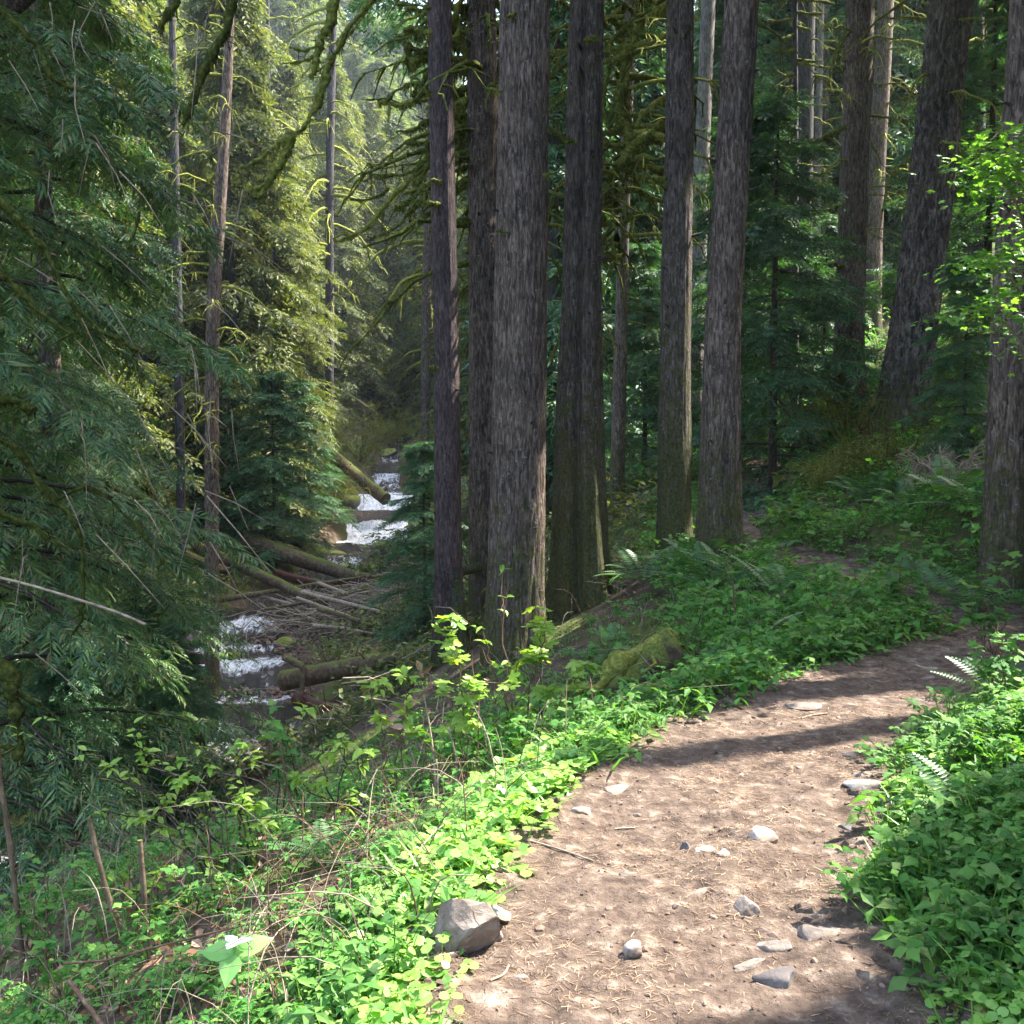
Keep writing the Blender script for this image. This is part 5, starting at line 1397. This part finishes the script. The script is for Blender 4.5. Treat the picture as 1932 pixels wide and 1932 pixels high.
acc.inst(ICO1[0], ICO1[1], rotmats(rng, 420, 1, 1, .3) * ss[:, None, None] * np.array([1, .75, .5]), np.stack([x, y, trail_z(x, y)], 1)[k_])
tag(link('earth_crumbs', acc.mesh('earth_crumbs', M['grit'])), 'small clods and pebbles scattered on the trail', 'gravel', kind='stuff')
x, y = polar(rng, 5200, 2.5, 22, -.56, .5)
z, dt, dcr, w = zones(x, y)
ok = np.flatnonzero((dt > .6) & (dcr > 2))
DL = leafmesh([(0, 0), (.3, .25), (.65, .2), (1, 0)], .5, curl=-.3)
acc = Acc(); acc.inst(DL[0], DL[1], upmats(rng, len(ok), rng.uniform(.03, .08, len(ok)), .5), np.stack([x, y, z + .02], 1)[ok])
tag(link('fallen_leaves', acc.mesh('fallen_leaves', M['deadleaf'])), 'curled brown dead leaves on the forest floor', 'litter', kind='stuff')
acc = Acc()
x, y = polar(rng, 1500, 3.0, 13, -.56, .25)
z, dt, dcr, w = zones(x, y)
for k in range(1500):
    if dt[k] < .8 or dcr[k] < 2 or (x[k] > .35 * y[k] and y[k] < 8):
        continue
    p = np.array([x[k], y[k], z[k] - .02]); a = rng.uniform(0, 6.28); h_ = rng.uniform(.05, .5) ** 1.0; l = rng.uniform(.05, .7)
    q1 = p + (math.cos(a) * l * .4, math.sin(a) * l * .4, h_ * .7); q2 = p + (math.cos(a) * l, math.sin(a) * l, h_ * rng.uniform(.6, 1.1))
    tube(acc, catmull([p, q1, q2], 3), np.linspace(.0035, .001, 7) * rng.uniform(.5, 1.3), 3, int(rng.uniform() < .5), cap=False)
tag(link('dry_stalks', acc.mesh('dry_stalks', [M['cane'], M['dead']])), 'thin dry brown stalks standing in the undergrowth', 'brush', kind='stuff')

# ------------------------------------------------------------------ shrubs with single leaves
def leafdata(name, lf, mat):
    acc = Acc(); acc.add(lf[0], lf[1]); return acc.mesh(name, mat)
LD = {'plum': leafdata('leaf', OVATE, M['shrubleaf']), 'lobed': leafdata('leaf', LOB5, M['shrubleaf']), 'lob3': leafdata('leaf', LOB3, M['herb']), 'herb5': leafdata('leaf', LOB5, M['herb']), 'lance': leafdata('leaf', LANCE, M['shrubleaf'])}
def put(me, parent, R3, p, name='leaf'):
    o = bpy.data.objects.new(name, me)
    sc.collection.objects.link(o)
    o.parent = parent
    m = Matrix.Identity(4)
    for i in range(3):
        for j in range(3):
            m[i][j] = R3[i, j]
        m[i][3] = p[i]
    o.matrix_local = m
    return o
def shrub(label, x, y, stems, leafkey, ls, nleaf, seed, mat='cane', group='leafing shrubs on the slope below the trail', r=.006, name='shrub', leaf_from=.45, tuft=3, cat='shrub', twigs=3):
    """stems: list of tip offsets (dx,dy,dz) from the foot"""
    rng = np.random.default_rng(seed)
    g = h1(x, y)
    t = thing(name, label, cat, (x, y, g), group)
    tips = []
    for sdx, sdy, sdz in stems:
        n0 = rng.normal(0, .04, 2)
        P = catmull([(n0[0], n0[1], -.03), (sdx * .25 + n0[0], sdy * .25 + n0[1], sdz * .38), (sdx * .6, sdy * .6, sdz * .75), (sdx, sdy, sdz)], 4)
        P[1:-1] += rng.normal(0, .012, P[1:-1].shape)
        acc = Acc(); tube(acc, P, np.linspace(r, r * .35, len(P)), 5, 0, cap=False)
        for k in range(twigs):
            i = rng.integers(int(len(P) * .35), len(P) - 1)
            d = nrm(P[-1] - P[0]) * .5 + rng.normal(0, .6, 3) + (0, 0, .3)
            L = rng.uniform(.12, .3) * min(1.3, sdz)
            q = P[i] + nrm(d) * L
            tube(acc, [P[i], (P[i] + q) / 2 + rng.normal(0, .01, 3), q], [r * .4, r * .3, r * .2], 4, 0, cap=False)
            tips.append((q, nrm(d)))
        link('stem', acc.mesh('stem', M[mat]), t)
        for f in np.linspace(leaf_from, 1, max(2, int(3 + sdz * 3))):
            tips.append((P[int(f * (len(P) - 1))], nrm(P[-1] - P[-3])))
    m = 0
    me = LD[leafkey]
    while m < nleaf:
        q, d = tips[rng.integers(len(tips))]
        a0 = rng.uniform(0, 6.28)
        for k in range(tuft):
            a = a0 + k * 6.28 / tuft + rng.normal(0, .3)
            dd = np.array([math.cos(a), math.sin(a), rng.normal(.05, .35)])
            up = np.array([rng.normal(0, .3), rng.normal(0, .3) - .15, 1.])
            R3 = frames(dd[None], up[None], [ls * 1.3 * rng.uniform(.6, 1.2)])[0]
            put(me, t, R3, q + rng.normal(0, .012, 3))
            m += 1
    return t
def sh(label, px, py_base, Yd, tips_px, leafkey, ls, nleaf, seed, **kw):
    """shrub whose stems end under given picture points, foot on the ground at px, Yd"""
    g = ground_at(px, Yd)
    st = []
    for q in tips_px:
        p = A(q[0], q[1], q[2] if len(q) > 2 else Yd) - g
        st.append((p[0], p[1], max(p[2], .12)))
    return shrub(label, g[0], g[1], st, leafkey, ls, nleaf, seed, **kw)
sh('tall cane shrub with the brightest lobed leaves, right of the middle trunk foot', 1010, 1420, 6.6, [(1035, 1135), (1020, 1180), (1075, 1250)], 'lobed', .085, 60, 1)
sh('cane shrub with glowing yellow green leaf tufts left of the brightest one', 880, 1500, 6.0, [(850, 1165), (865, 1350), (905, 1250), (835, 1290)], 'lobed', .075, 90, 2)
sh('many stemmed reddish cane thicket left of the mossy stump', 945, 1470, 6.6, [(905, 1180), (950, 1070, 7), (985, 1230), (1000, 1290), (930, 1300), (1050, 1330)], 'plum', .05, 120, 3, r=.008)
sh('upright shrub with curled pale leaves below the near mossy log', 740, 1560, 5.6, [(700, 1290), (730, 1450), (770, 1330), (790, 1250)], 'plum', .06, 110, 4)
sh('wispy shrub reaching up before the lower rapids', 650, 1620, 5.2, [(575, 1340), (560, 1470), (640, 1380), (690, 1400)], 'plum', .055, 110, 5, mat='twig')
sh('long twigged shrub spreading left over the shaded pool', 415, 1690, 4.8, [(40, 1385), (160, 1420), (190, 1530), (260, 1400), (335, 1430)], 'plum', .044, 240, 6, mat='twig', r=.007, twigs=6, leaf_from=.3)
sh('twiggy shrub with curled young leaves in front of the dark hemlock', 470, 1680, 4.8, [(380, 1400), (440, 1490), (500, 1560), (330, 1470), (450, 1420)], 'plum', .042, 200, 7, mat='twig', twigs=5, leaf_from=.3)
sh('shrub standing alone below the bent broken branch', 545, 1560, 6.2, [(535, 1340), (520, 1330), (560, 1440)], 'lob3', .07, 45, 8, mat='twig')
sh('low leafy shrub at the left edge of the slope', 60, 1750, 4.6, [(30, 1620), (90, 1650), (150, 1630), (10, 1690)], 'lob3', .045, 80, 9)
sh('second low leafy shrub, lower left corner of the slope', 120, 1850, 4.0, [(60, 1730), (160, 1740), (220, 1760), (20, 1790)], 'lob3', .04, 90, 10)
sh('small shrub between the thick mossy canes at lower left', 260, 1780, 4.6, [(220, 1650), (300, 1640), (340, 1700)], 'plum', .045, 60, 11)
sh('leafy shrub at the foot of the slender canes below mid slope', 360, 1760, 4.4, [(330, 1650), (400, 1640), (420, 1700)], 'lob3', .04, 60, 12)
sh('shrub of pale leaves just left of the rotten stump', 1060, 1400, 7.4, [(1040, 1300), (1090, 1270), (1110, 1310)], 'lobed', .06, 60, 13)
sh('arching shrub at the foot of the grooved double trunk', 1150, 1330, 8.4, [(1120, 1180), (1180, 1140), (1230, 1160), (1100, 1240)], 'lob3', .06, 80, 14)
sh('leafy shrub before the sunlit trunk foot', 1290, 1300, 8.6, [(1250, 1140), (1320, 1120), (1370, 1080), (1280, 1200)], 'herb5', .065, 90, 15, group='salmonberry shrubs by the bend')
sh('shrub with a curved pale stem in front of the far trail', 1420, 1290, 8.7, [(1500, 1160), (1440, 1130), (1400, 1160), (1360, 1190)], 'herb5', .06, 90, 16, group='salmonberry shrubs by the bend')
sh('broad shrub covering the slope under the far bend of the trail', 1560, 1270, 8.6, [(1520, 1090), (1600, 1100), (1660, 1070), (1580, 1160), (1500, 1200)], 'herb5', .065, 130, 17, group='salmonberry shrubs by the bend')
sh('tall shrub whose top leaves stand against the right slope', 1690, 1240, 8.8, [(1720, 990), (1680, 1080), (1760, 1030), (1640, 1130)], 'herb5', .075, 110, 18, group='salmonberry shrubs by the bend')
sh('tangled shrub with many bare stems left of the dark trail gap', 1740, 1250, 8.3, [(1620, 1130), (1680, 1150), (1700, 1110), (1780, 1120), (1650, 1200)], 'lob3', .06, 80, 19, group='salmonberry shrubs by the bend', twigs=5)
sh('shrub on the bank at the right edge under the pitted trunk', 1880, 1240, 7.6, [(1850, 1080), (1900, 1040), (1920, 1120), (1830, 1140)], 'herb5', .065, 100, 20, group='salmonberry shrubs by the bend')
sh('shrub with leaves overhanging the far right end of the trail', 1900, 1330, 5.6, [(1840, 1220), (1890, 1180), (1925, 1200), (1860, 1270)], 'herb5', .05, 110, 21, group='salmonberry shrubs by the bend')
sh('low shrub right of the trail with sunlit upper leaves', 1850, 1500, 4.6, [(1760, 1370), (1840, 1350), (1900, 1380), (1800, 1430), (1700, 1450)], 'lob3', .05, 140, 22, group='salmonberry shrubs by the bend')
sh('shaded shrub low on the right bank', 1850, 1720, 3.9, [(1800, 1620), (1880, 1580), (1740, 1640), (1915, 1660)], 'lob3', .05, 110, 23, group='salmonberry shrubs by the bend')
sh('leafy shrub on the green mound before the far bend', 1445, 1010, 13.3, [(1415, 960), (1450, 950), (1480, 965), (1500, 990)], 'herb5', .08, 90, 25, group='salmonberry shrubs by the bend')
sh('tall shrub among the undergrowth below the far trail strip', 1500, 1200, 10.6, [(1470, 1080), (1520, 1100), (1560, 1120), (1440, 1090)], 'herb5', .075, 90, 26, group='salmonberry shrubs by the bend')
sh('arching shrub right of the mossy stump among the deep undergrowth', 1360, 1240, 9.6, [(1330, 1110), (1390, 1120), (1420, 1150)], 'lob3', .07, 80, 27, group='salmonberry shrubs by the bend')
sh('shrub between the stump and the bend', 1330, 1290, 8.0, [(1290, 1230), (1350, 1210), (1390, 1230)], 'lob3', .055, 60, 24, group='salmonberry shrubs by the bend')

# thick mossy canes sticking up at lower left
for i, (lab, pts) in enumerate([('mossy cane rising along the left edge of the photo', [(40, 1680, 4.6), (20, 1600, 4.6), (2, 1480, 4.6), (-4, 1380, 4.6)]), ('tallest broken mossy cane on the lower left slope', [(250, 1780, 4.5), (215, 1720, 4.5), (190, 1640, 4.5), (168, 1545, 4.5)]),
        ('short broken mossy cane right of the tallest one', [(272, 1765, 4.5), (272, 1700, 4.5), (268, 1640, 4.5), (264, 1585, 4.5)]), ('leaning brown cane before the lower rapids', [(600, 1640, 5.4), (580, 1570, 5.4), (545, 1500, 5.4), (530, 1400, 5.4)]),
        ('pale peeling cane left of the glowing shrub', [(828, 1560, 5.7), (822, 1480, 5.7), (815, 1400, 5.8), (800, 1310, 5.9)]), ('whitish straight cane under the brightest leaves', [(862, 1560, 5.8), (862, 1500, 5.8), (860, 1430, 5.8), (845, 1370, 5.8)]),
        ('arched pale cane in front of the stump shrubs', [(1415, 1240, 8.4), (1440, 1200, 8.4), (1475, 1170, 8.4), (1515, 1155, 8.4)]), ('bent orange cane standing before the broad grey trunk', [(1392, 1140, 9), (1382, 1100, 9), (1370, 1060, 9), (1390, 1035, 9)])]):
    P = np.array([A(*p) for p in pts]); b = P[0].copy(); b[2] = min(h1(b[0], b[1]), b[2])
    P[0] = b
    acc = Acc(); tube(acc, catmull(P - b, 5), np.linspace(.014 if i < 3 else .008, .011 if i < 3 else .005, 16), 6, 0, .3, i, 30)
    tag(link('cane', acc.mesh('cane', M['log'] if i < 3 else (M['dead'] if i in (4, 5, 6) else M['cane'])), loc=b), lab, 'cane')
# snapped stalk beside the trillium
P = [A(*p) for p in [(120, 1818, 3.6), (200, 1812, 3.6), (300, 1785, 3.6), (400, 1760, 3.6), (468, 1744, 3.6)]]
b = P[0].copy(); acc = Acc(); tube(acc, np.array(P) - b, [.0045, .0045, .004, .004, .003], 5); tube(acc, np.array([P[-1], A(495, 1780, 3.55), A(520, 1815, 3.5)]) - b, [.003, .003, .002], 5)
tag(link('snapped_stalk', acc.mesh('snapped_stalk', M['cane']), loc=b), 'long snapped brown stalk lying level above the trillium', 'stalk')
P = [A(*p) for p in [(130, 1850, 3.3), (160, 1890, 3.2), (200, 1945, 3.1)]]
b = P[0].copy(); acc = Acc(); tube(acc, np.array(P) - b, [.008, .008, .008], 6, 0, .2)
tag(link('broken_stick', acc.mesh('broken_stick', M['cane']), loc=b), 'reddish broken stick at the lower left corner', 'stick')
for i, (lab, pp, r) in enumerate([('thin straight twig lying across the left trail edge', [(1000, 1618), (1060, 1632), (1120, 1655)], .004), ('short dark twig on the sunlit trail', [(1160, 1588), (1180, 1592), (1198, 1590)], .004), ('curved twig in the shaded part of the trail', [(1512, 1375), (1530, 1370), (1560, 1368)], .006),
        ('pale stick lying at the inner edge of the bend', [(1728, 1274), (1745, 1280), (1768, 1286)], .009), ('thin pale twig by the right edge in the shade', [(1688, 1473), (1705, 1468), (1722, 1466)], .004), ('pale twig under the leaves beside the large boulder', [(800, 1860), (850, 1842), (895, 1822)], .004),
        ('crossed dry twigs at the bottom edge left of the trail', [(925, 1905), (950, 1885), (960, 1870)], .004)]):
    P = np.array([floor_px(*q) for q in pp])
    P[:, 2] = [max(h1(q[0], q[1]), trail_z(q[0], q[1])[0]) + .006 for q in P]
    b = P[0].copy(); acc = Acc(); tube(acc, catmull(P - b, 4), r, 5, 0, .2, i, 50)
    tag(link('twig', acc.mesh('twig', M['dead']), loc=b), lab, 'twig')

# trillium: three broad leaves and a white flower
tb = floor_px(449, 1958)
tc_ = A(442, 1800, tb[1])
tr = thing('trillium', 'tall trillium with three broad pale leaves and a small white flower at lower left', 'flower', tb)
hh = tc_ - tb
acc = Acc(); tube(acc, catmull([(0, 0, -.02), hh * .5 + (.006, 0, 0), hh], 4), .0035, 6); link('stem', acc.mesh('stem', M['trillium']), tr)
TL = leafmesh([(0, 0), (.12, .20), (.32, .34), (.55, .30), (.78, .15), (.9, .06), (1, 0)], .20, curl=.22)
tl = leafdata('leaf', TL, M['trillium'])
for a, s_, zz in ((rad(172), .125, .12), (rad(28), .135, .35), (rad(-95), .11, -.55)):
    put(tl, tr, frames(np.array([[math.cos(a), math.sin(a), zz]]), np.array([[0, -.5, 1.]]), [s_])[0], hh)
fs = hh + np.array([.004, 0, .035])
acc = Acc(); tube(acc, [hh, fs], .0025, 5); link('flower_stalk', acc.mesh('flower_stalk', M['trillium']), tr)
pl = leafdata('petal', BROAD, M['petal'])
for a in (.3, 2.4, 4.5):
    put(pl, tr, frames(np.array([[math.cos(a), math.sin(a), .35]]), np.array([[0, 0, 1.]]), [.058])[0], fs, 'petal')
# larger lobed leaves around it
for i, (px, py, s_) in enumerate([(400, 1870, .05), (470, 1905, .055), (560, 1790, .06), (620, 1740, .05), (380, 1900, .05), (700, 1690, .05)]):
    p = floor_px(px, py)
    q = thing('broadleaf_herb', ['low lobed herb left of the trillium stem', 'lobed herb right of the trillium stem', 'lobed herb above the trillium at the leaf edge', 'lobed herb further up the leafy edge', 'lobed herb at the bottom edge left of the trillium', 'lobed herb high on the leafy edge left of the boulder'][i], 'plant', p)
    acc = Acc(); tube(acc, [(0, 0, -.01), (0, 0, .07)], .002, 4); link('stem', acc.mesh('stem', M['herb']), q)
    rng = np.random.default_rng(i)
    for k in range(6):
        a = k * 1.05 + rng.normal(0, .2)
        put(LD['herb5'], q, frames(np.array([[math.cos(a), math.sin(a), .1]]), np.array([[0, -.2, 1.]]), [s_])[0], np.array([0, 0, .07 + .01 * k]))

# ------------------------------------------------------------------ ferns
def fernfrond(L=.6, n=17, w=.17, arch=.5):
    acc = Acc()
    for i in range(n):
        t = .12 + .86 * i / n
        x = L * t; z = L * (arch * t - .9 * arch * t * t)
        ll = w * math.sin(math.pi * min(1, t * 1.02)) ** .7 * (1 - .25 * t) + .008
        for sgn in (1, -1):
            b = np.array([x, 0, z]); e = np.array([x + ll * .25, sgn * ll, z - ll * .18])
            ww = L / n * .36
            acc.add([b, (b + e) / 2 + (ww, 0, .003), e, (b + e) / 2 - (ww, 0, 0)], [(0, 1, 2, 3)])
    tt = np.linspace(0, 1, 7)
    tube(acc, np.stack([L * tt, 0 * tt, L * (arch * tt - .9 * arch * tt * tt)], 1), .003, 3, cap=False)
    return acc.mesh('frond', M['fern'])
FF = [fernfrond(.6, 17, .12, .6), fernfrond(.5, 15, .11, .9), fernfrond(.7, 20, .13, .45)]
for i, (lab, px, Yd, s) in enumerate([
    ('sword fern at the foot of the broad grey trunk, left side', 1320, 12.3, 1.2), ('sword fern under the far trail edge', 1400, 11.2, 1.1), ('sword fern low in front of the broad grey trunk', 1350, 11.0, 1.2), ('large blue green fern high on the right bank', 1800, 12.3, 1.5),
    ('fern just right of the large blue green one', 1850, 11.6, 1.2), ('fern below the hemlock on the right slope', 1720, 13, 1.2), ('fern on the slope under the furrowed conifer', 1640, 15, 1.3), ('pale fern right of the rotten stump', 1310, 7.7, .75), ('fern at the right edge overhanging the trail', 1905, 6.3, .8),
    ('small light fern on the right bank in half shade', 1800, 4.4, .35), ('fern on the slope left of the sunlit trunk foot', 1215, 12.5, 1.1), ('fern in the shade behind the stump', 1180, 9.2, .9), ('fern among the undergrowth below the far trail', 1470, 10.2, 1.0),
    ('fern at the left foot of the furrowed conifer', 1590, 17, 1.2), ('fern on the far green mound', 1500, 15.3, 1.2), ('fern above the dark gap of the trail', 1760, 10.3, 1.1), ('small fern uncurling left of the leafy edge', 600, 4.6, .4), ('fern on the bank under the pitted trunk', 1840, 9.3, 1.0), ('sword fern right of the broad grey trunk on the mound', 1425, 12.9, 1.1), ('sword fern low on the right bank in deep shade', 1860, 3.9, .5), ('fern midway up the right bank beside the sunlit leaves', 1900, 4.9, .6)]):
    g = ground_at(px, Yd)
    t = thing('fern', lab, 'fern', g, 'ferns in the undergrowth')
    rng = np.random.default_rng(900 + i)
    for k in range(11):
        a = k * 2 * math.pi / 11 + rng.normal(0, .2)
        o = link('frond', FF[rng.integers(3)], t, (0, 0, .03))
        o.rotation_euler = (rng.normal(0, .15), -rng.uniform(-.05, .6), a)
        q = s * rng.uniform(.75, 1.15); o.scale = (q, q, q)

# ------------------------------------------------------------------ bright vine maple leaning in from the right
vb = ground_at(2060, 7.6)
vm = thing('vine_maple', 'bright green young maple sprays reaching in at the right edge above the trail', 'tree', vb)
rng = np.random.default_rng(55)
acc = Acc(); br = []
for tipx, tipy in ((1815, 305), (1825, 490), (1800, 585), (1855, 262), (1895, 545), (1890, 330), (1870, 480), (1930, 290), (1850, 350)):
    P = catmull([(0, 0, 0), (-.05, .0, 1.6), A(1990, (tipy + 900) / 2, 7.6) - vb, A((tipx + 1960) / 2, tipy + 10, 7.4) - vb, A(tipx, tipy + 15, 7.2) - vb], 5)
    tube(acc, P, np.linspace(.022, .003, len(P)), 5, cap=False)
    br.append(P)
link('limbs', acc.mesh('limbs', M['dead']), vm)
acc = Acc()
pp, dd = [], []
for P in br:
    n = 150
    t = rng.uniform(.6, 1.0, n) * (len(P) - 1.01)
    i = t.astype(int)
    q = P[i] + (P[i + 1] - P[i]) * (t - i)[:, None]
    pp.append(q + rng.normal(0, 1, (n, 3)) * (.11, .16, .03))
pp = np.vstack(pp); n = len(pp)
a = rng.uniform(0, 6.28, n)
acc.inst(LOB5[0], LOB5[1], frames(np.stack([np.cos(a), np.sin(a), rng.normal(-.1, .25, n)], 1), np.stack([rng.normal(0, .35, n), rng.normal(-.2, .35, n), np.ones(n)], 1), rng.uniform(.035, .065, n)), pp)
link('foliage', acc.mesh('foliage', M['maple']), vm, kind='stuff')
# mossy bare bushes on the right slope, and pale twig thickets
for j, (lab, px, Yd, R, mt) in enumerate([('mossy bare thicket fanning left over the dark hollow', 1560, 16.2, 1.0, 'moss_bright'), ('mossy twig thicket at the foot of the trunk with the long arm', 1600, 18.5, 1.1, 'moss_bright'), ('olive mossy thicket between the two largest right hand trunks', 1680, 15.5, .9, 'moss'),
        ('bare pale twig bush left of the pitted trunk', 1800, 13.0, .8, 'dead'), ('mossy twigs drooping over the far bank of the stream', 680, 60, 3.0, 'moss_bright'), ('mossy twigs over the bank left of the cascade', 600, 46, 2.0, 'moss_bright'), ('mossy thicket on the bank above the log jam', 520, 44, 1.8, 'moss'),
        ('yellow twig bush on the sunny slope beyond the double trunk', 1190, 26, .9, 'moss_bright')]):
    g = ground_at(px, Yd)
    t = thing('mossy_thicket', lab, 'bush', g, 'mossy thickets')
    rng = np.random.default_rng(950 + j)
    for k in range(9):
        acc = Acc()
        a = rng.uniform(0, 6.28)
        d = np.array([math.cos(a), math.sin(a) * .5, rng.uniform(.35, 1.0)]) * R * rng.uniform(.7, 1.2)
        P = catmull([(0, 0, 0), d * .4 + (0, 0, .15 * R), d * .75 + (0, 0, .12 * R), d], 3) + rng.normal(0, .02 * R, (10, 3))
        tube(acc, P, np.linspace(.022, .008, 10) * R ** .6, 4, 0, .3, k, 20, cap=False)
        for m in range(16):
            i = rng.integers(2, 10); e = P[i] + nrm(d + rng.normal(0, 1, 3) * R) * R * rng.uniform(.15, .45) - (0, 0, .08 * R)
            tube(acc, [P[i], (P[i] + e) / 2 + (0, 0, .05 * R), e], np.array([.010, .008, .004]) * R ** .6, 3, 0, cap=False)
            for q in range(2):
                f = (P[i] + e) / 2 + rng.normal(0, .05 * R, 3)
                tube(acc, [f, f + rng.normal(0, .12 * R, 3) - (0, 0, .06 * R)], np.array([.007, .003]) * R ** .6, 3, 0, cap=False)
        link('branch', acc.mesh('branch', M[mt]), t)
# dead leaf clusters hanging in the brush
for i, (px, py, Yd) in enumerate([(620, 1530, 5.2), (305, 1785, 4), (420, 1700, 4.6), (600, 1570, 5.0), (800, 1270, 5.9), (760, 1370, 5.6)]):
    p = A(px, py, Yd)
    rng = np.random.default_rng(i); acc = Acc()
    acc.inst(DL[0], DL[1], rotmats(rng, 7, .04, .08, .9), rng.normal(0, .018, (7, 3)))
    tag(link('dead_leaf_cluster', acc.mesh('dead_leaf_cluster', M['deadleaf']), loc=p), 'curled dead leaves in the shrub twigs ' + ['before the lower rapids', 'over the snapped stalk', 'at the foot of the long twigged shrub', 'just below the bunch by the rapids', 'beside the topmost canes', 'half way up the pale leaved shrub'][i], 'dead leaves')

# trees that read alike are told apart by their place in the row
ORD = ['leftmost', 'second from the left', 'third from the left', 'fourth from the left', 'fifth from the left', 'sixth from the left', 'seventh from the left', 'eighth from the left', 'ninth from the left', 'tenth from the left']
alike = {}
for o in sc.objects:
    if o.name.startswith('forest_conifer') and o.parent is None:
        alike.setdefault(o['label'], []).append(o)
for lab, os_ in alike.items():
    if len(os_) > 1:
        os_.sort(key=lambda o: o.location.x / max(o.location.y, 1.0))
        for k, o in enumerate(os_):
            o['label'] = lab + ', ' + (ORD[k] if k < len(os_) - 1 or k > 9 else 'rightmost')
            while len(o['label'].split()) > 16:
                w_ = o['label'].split(); o['label'] = ' '.join(w_[:3] + w_[4:])

# ------------------------------------------------------------------ the air of the valley
hz = newmat('valley_haze')
pv = nd(hz[1], "ShaderNodeVolumePrincipled", {"Color": (.80, .93, .95, 1), "Density": .0004, "Anisotropy": .2})
hz[1].links.new(pv.outputs[0], hz[2].inputs['Volume'])
zlo, zhi = float(Z.min()) - 2, float(Z.max()) + 30
acc = Acc()
bx = np.array([[sx, sy, sz] for sx in (-300, 300) for sy in (-60, 320) for sz in (zlo, zhi)], float)
acc.add(bx, [(0, 1, 3, 2), (4, 6, 7, 5), (0, 4, 5, 1), (2, 3, 7, 6), (0, 2, 6, 4), (1, 5, 7, 3)])
HAZE = True
if HAZE:
    tag(link('haze', acc.mesh('haze', hz[0])), 'faint bluish air filling the valley', 'haze', kind='stuff')
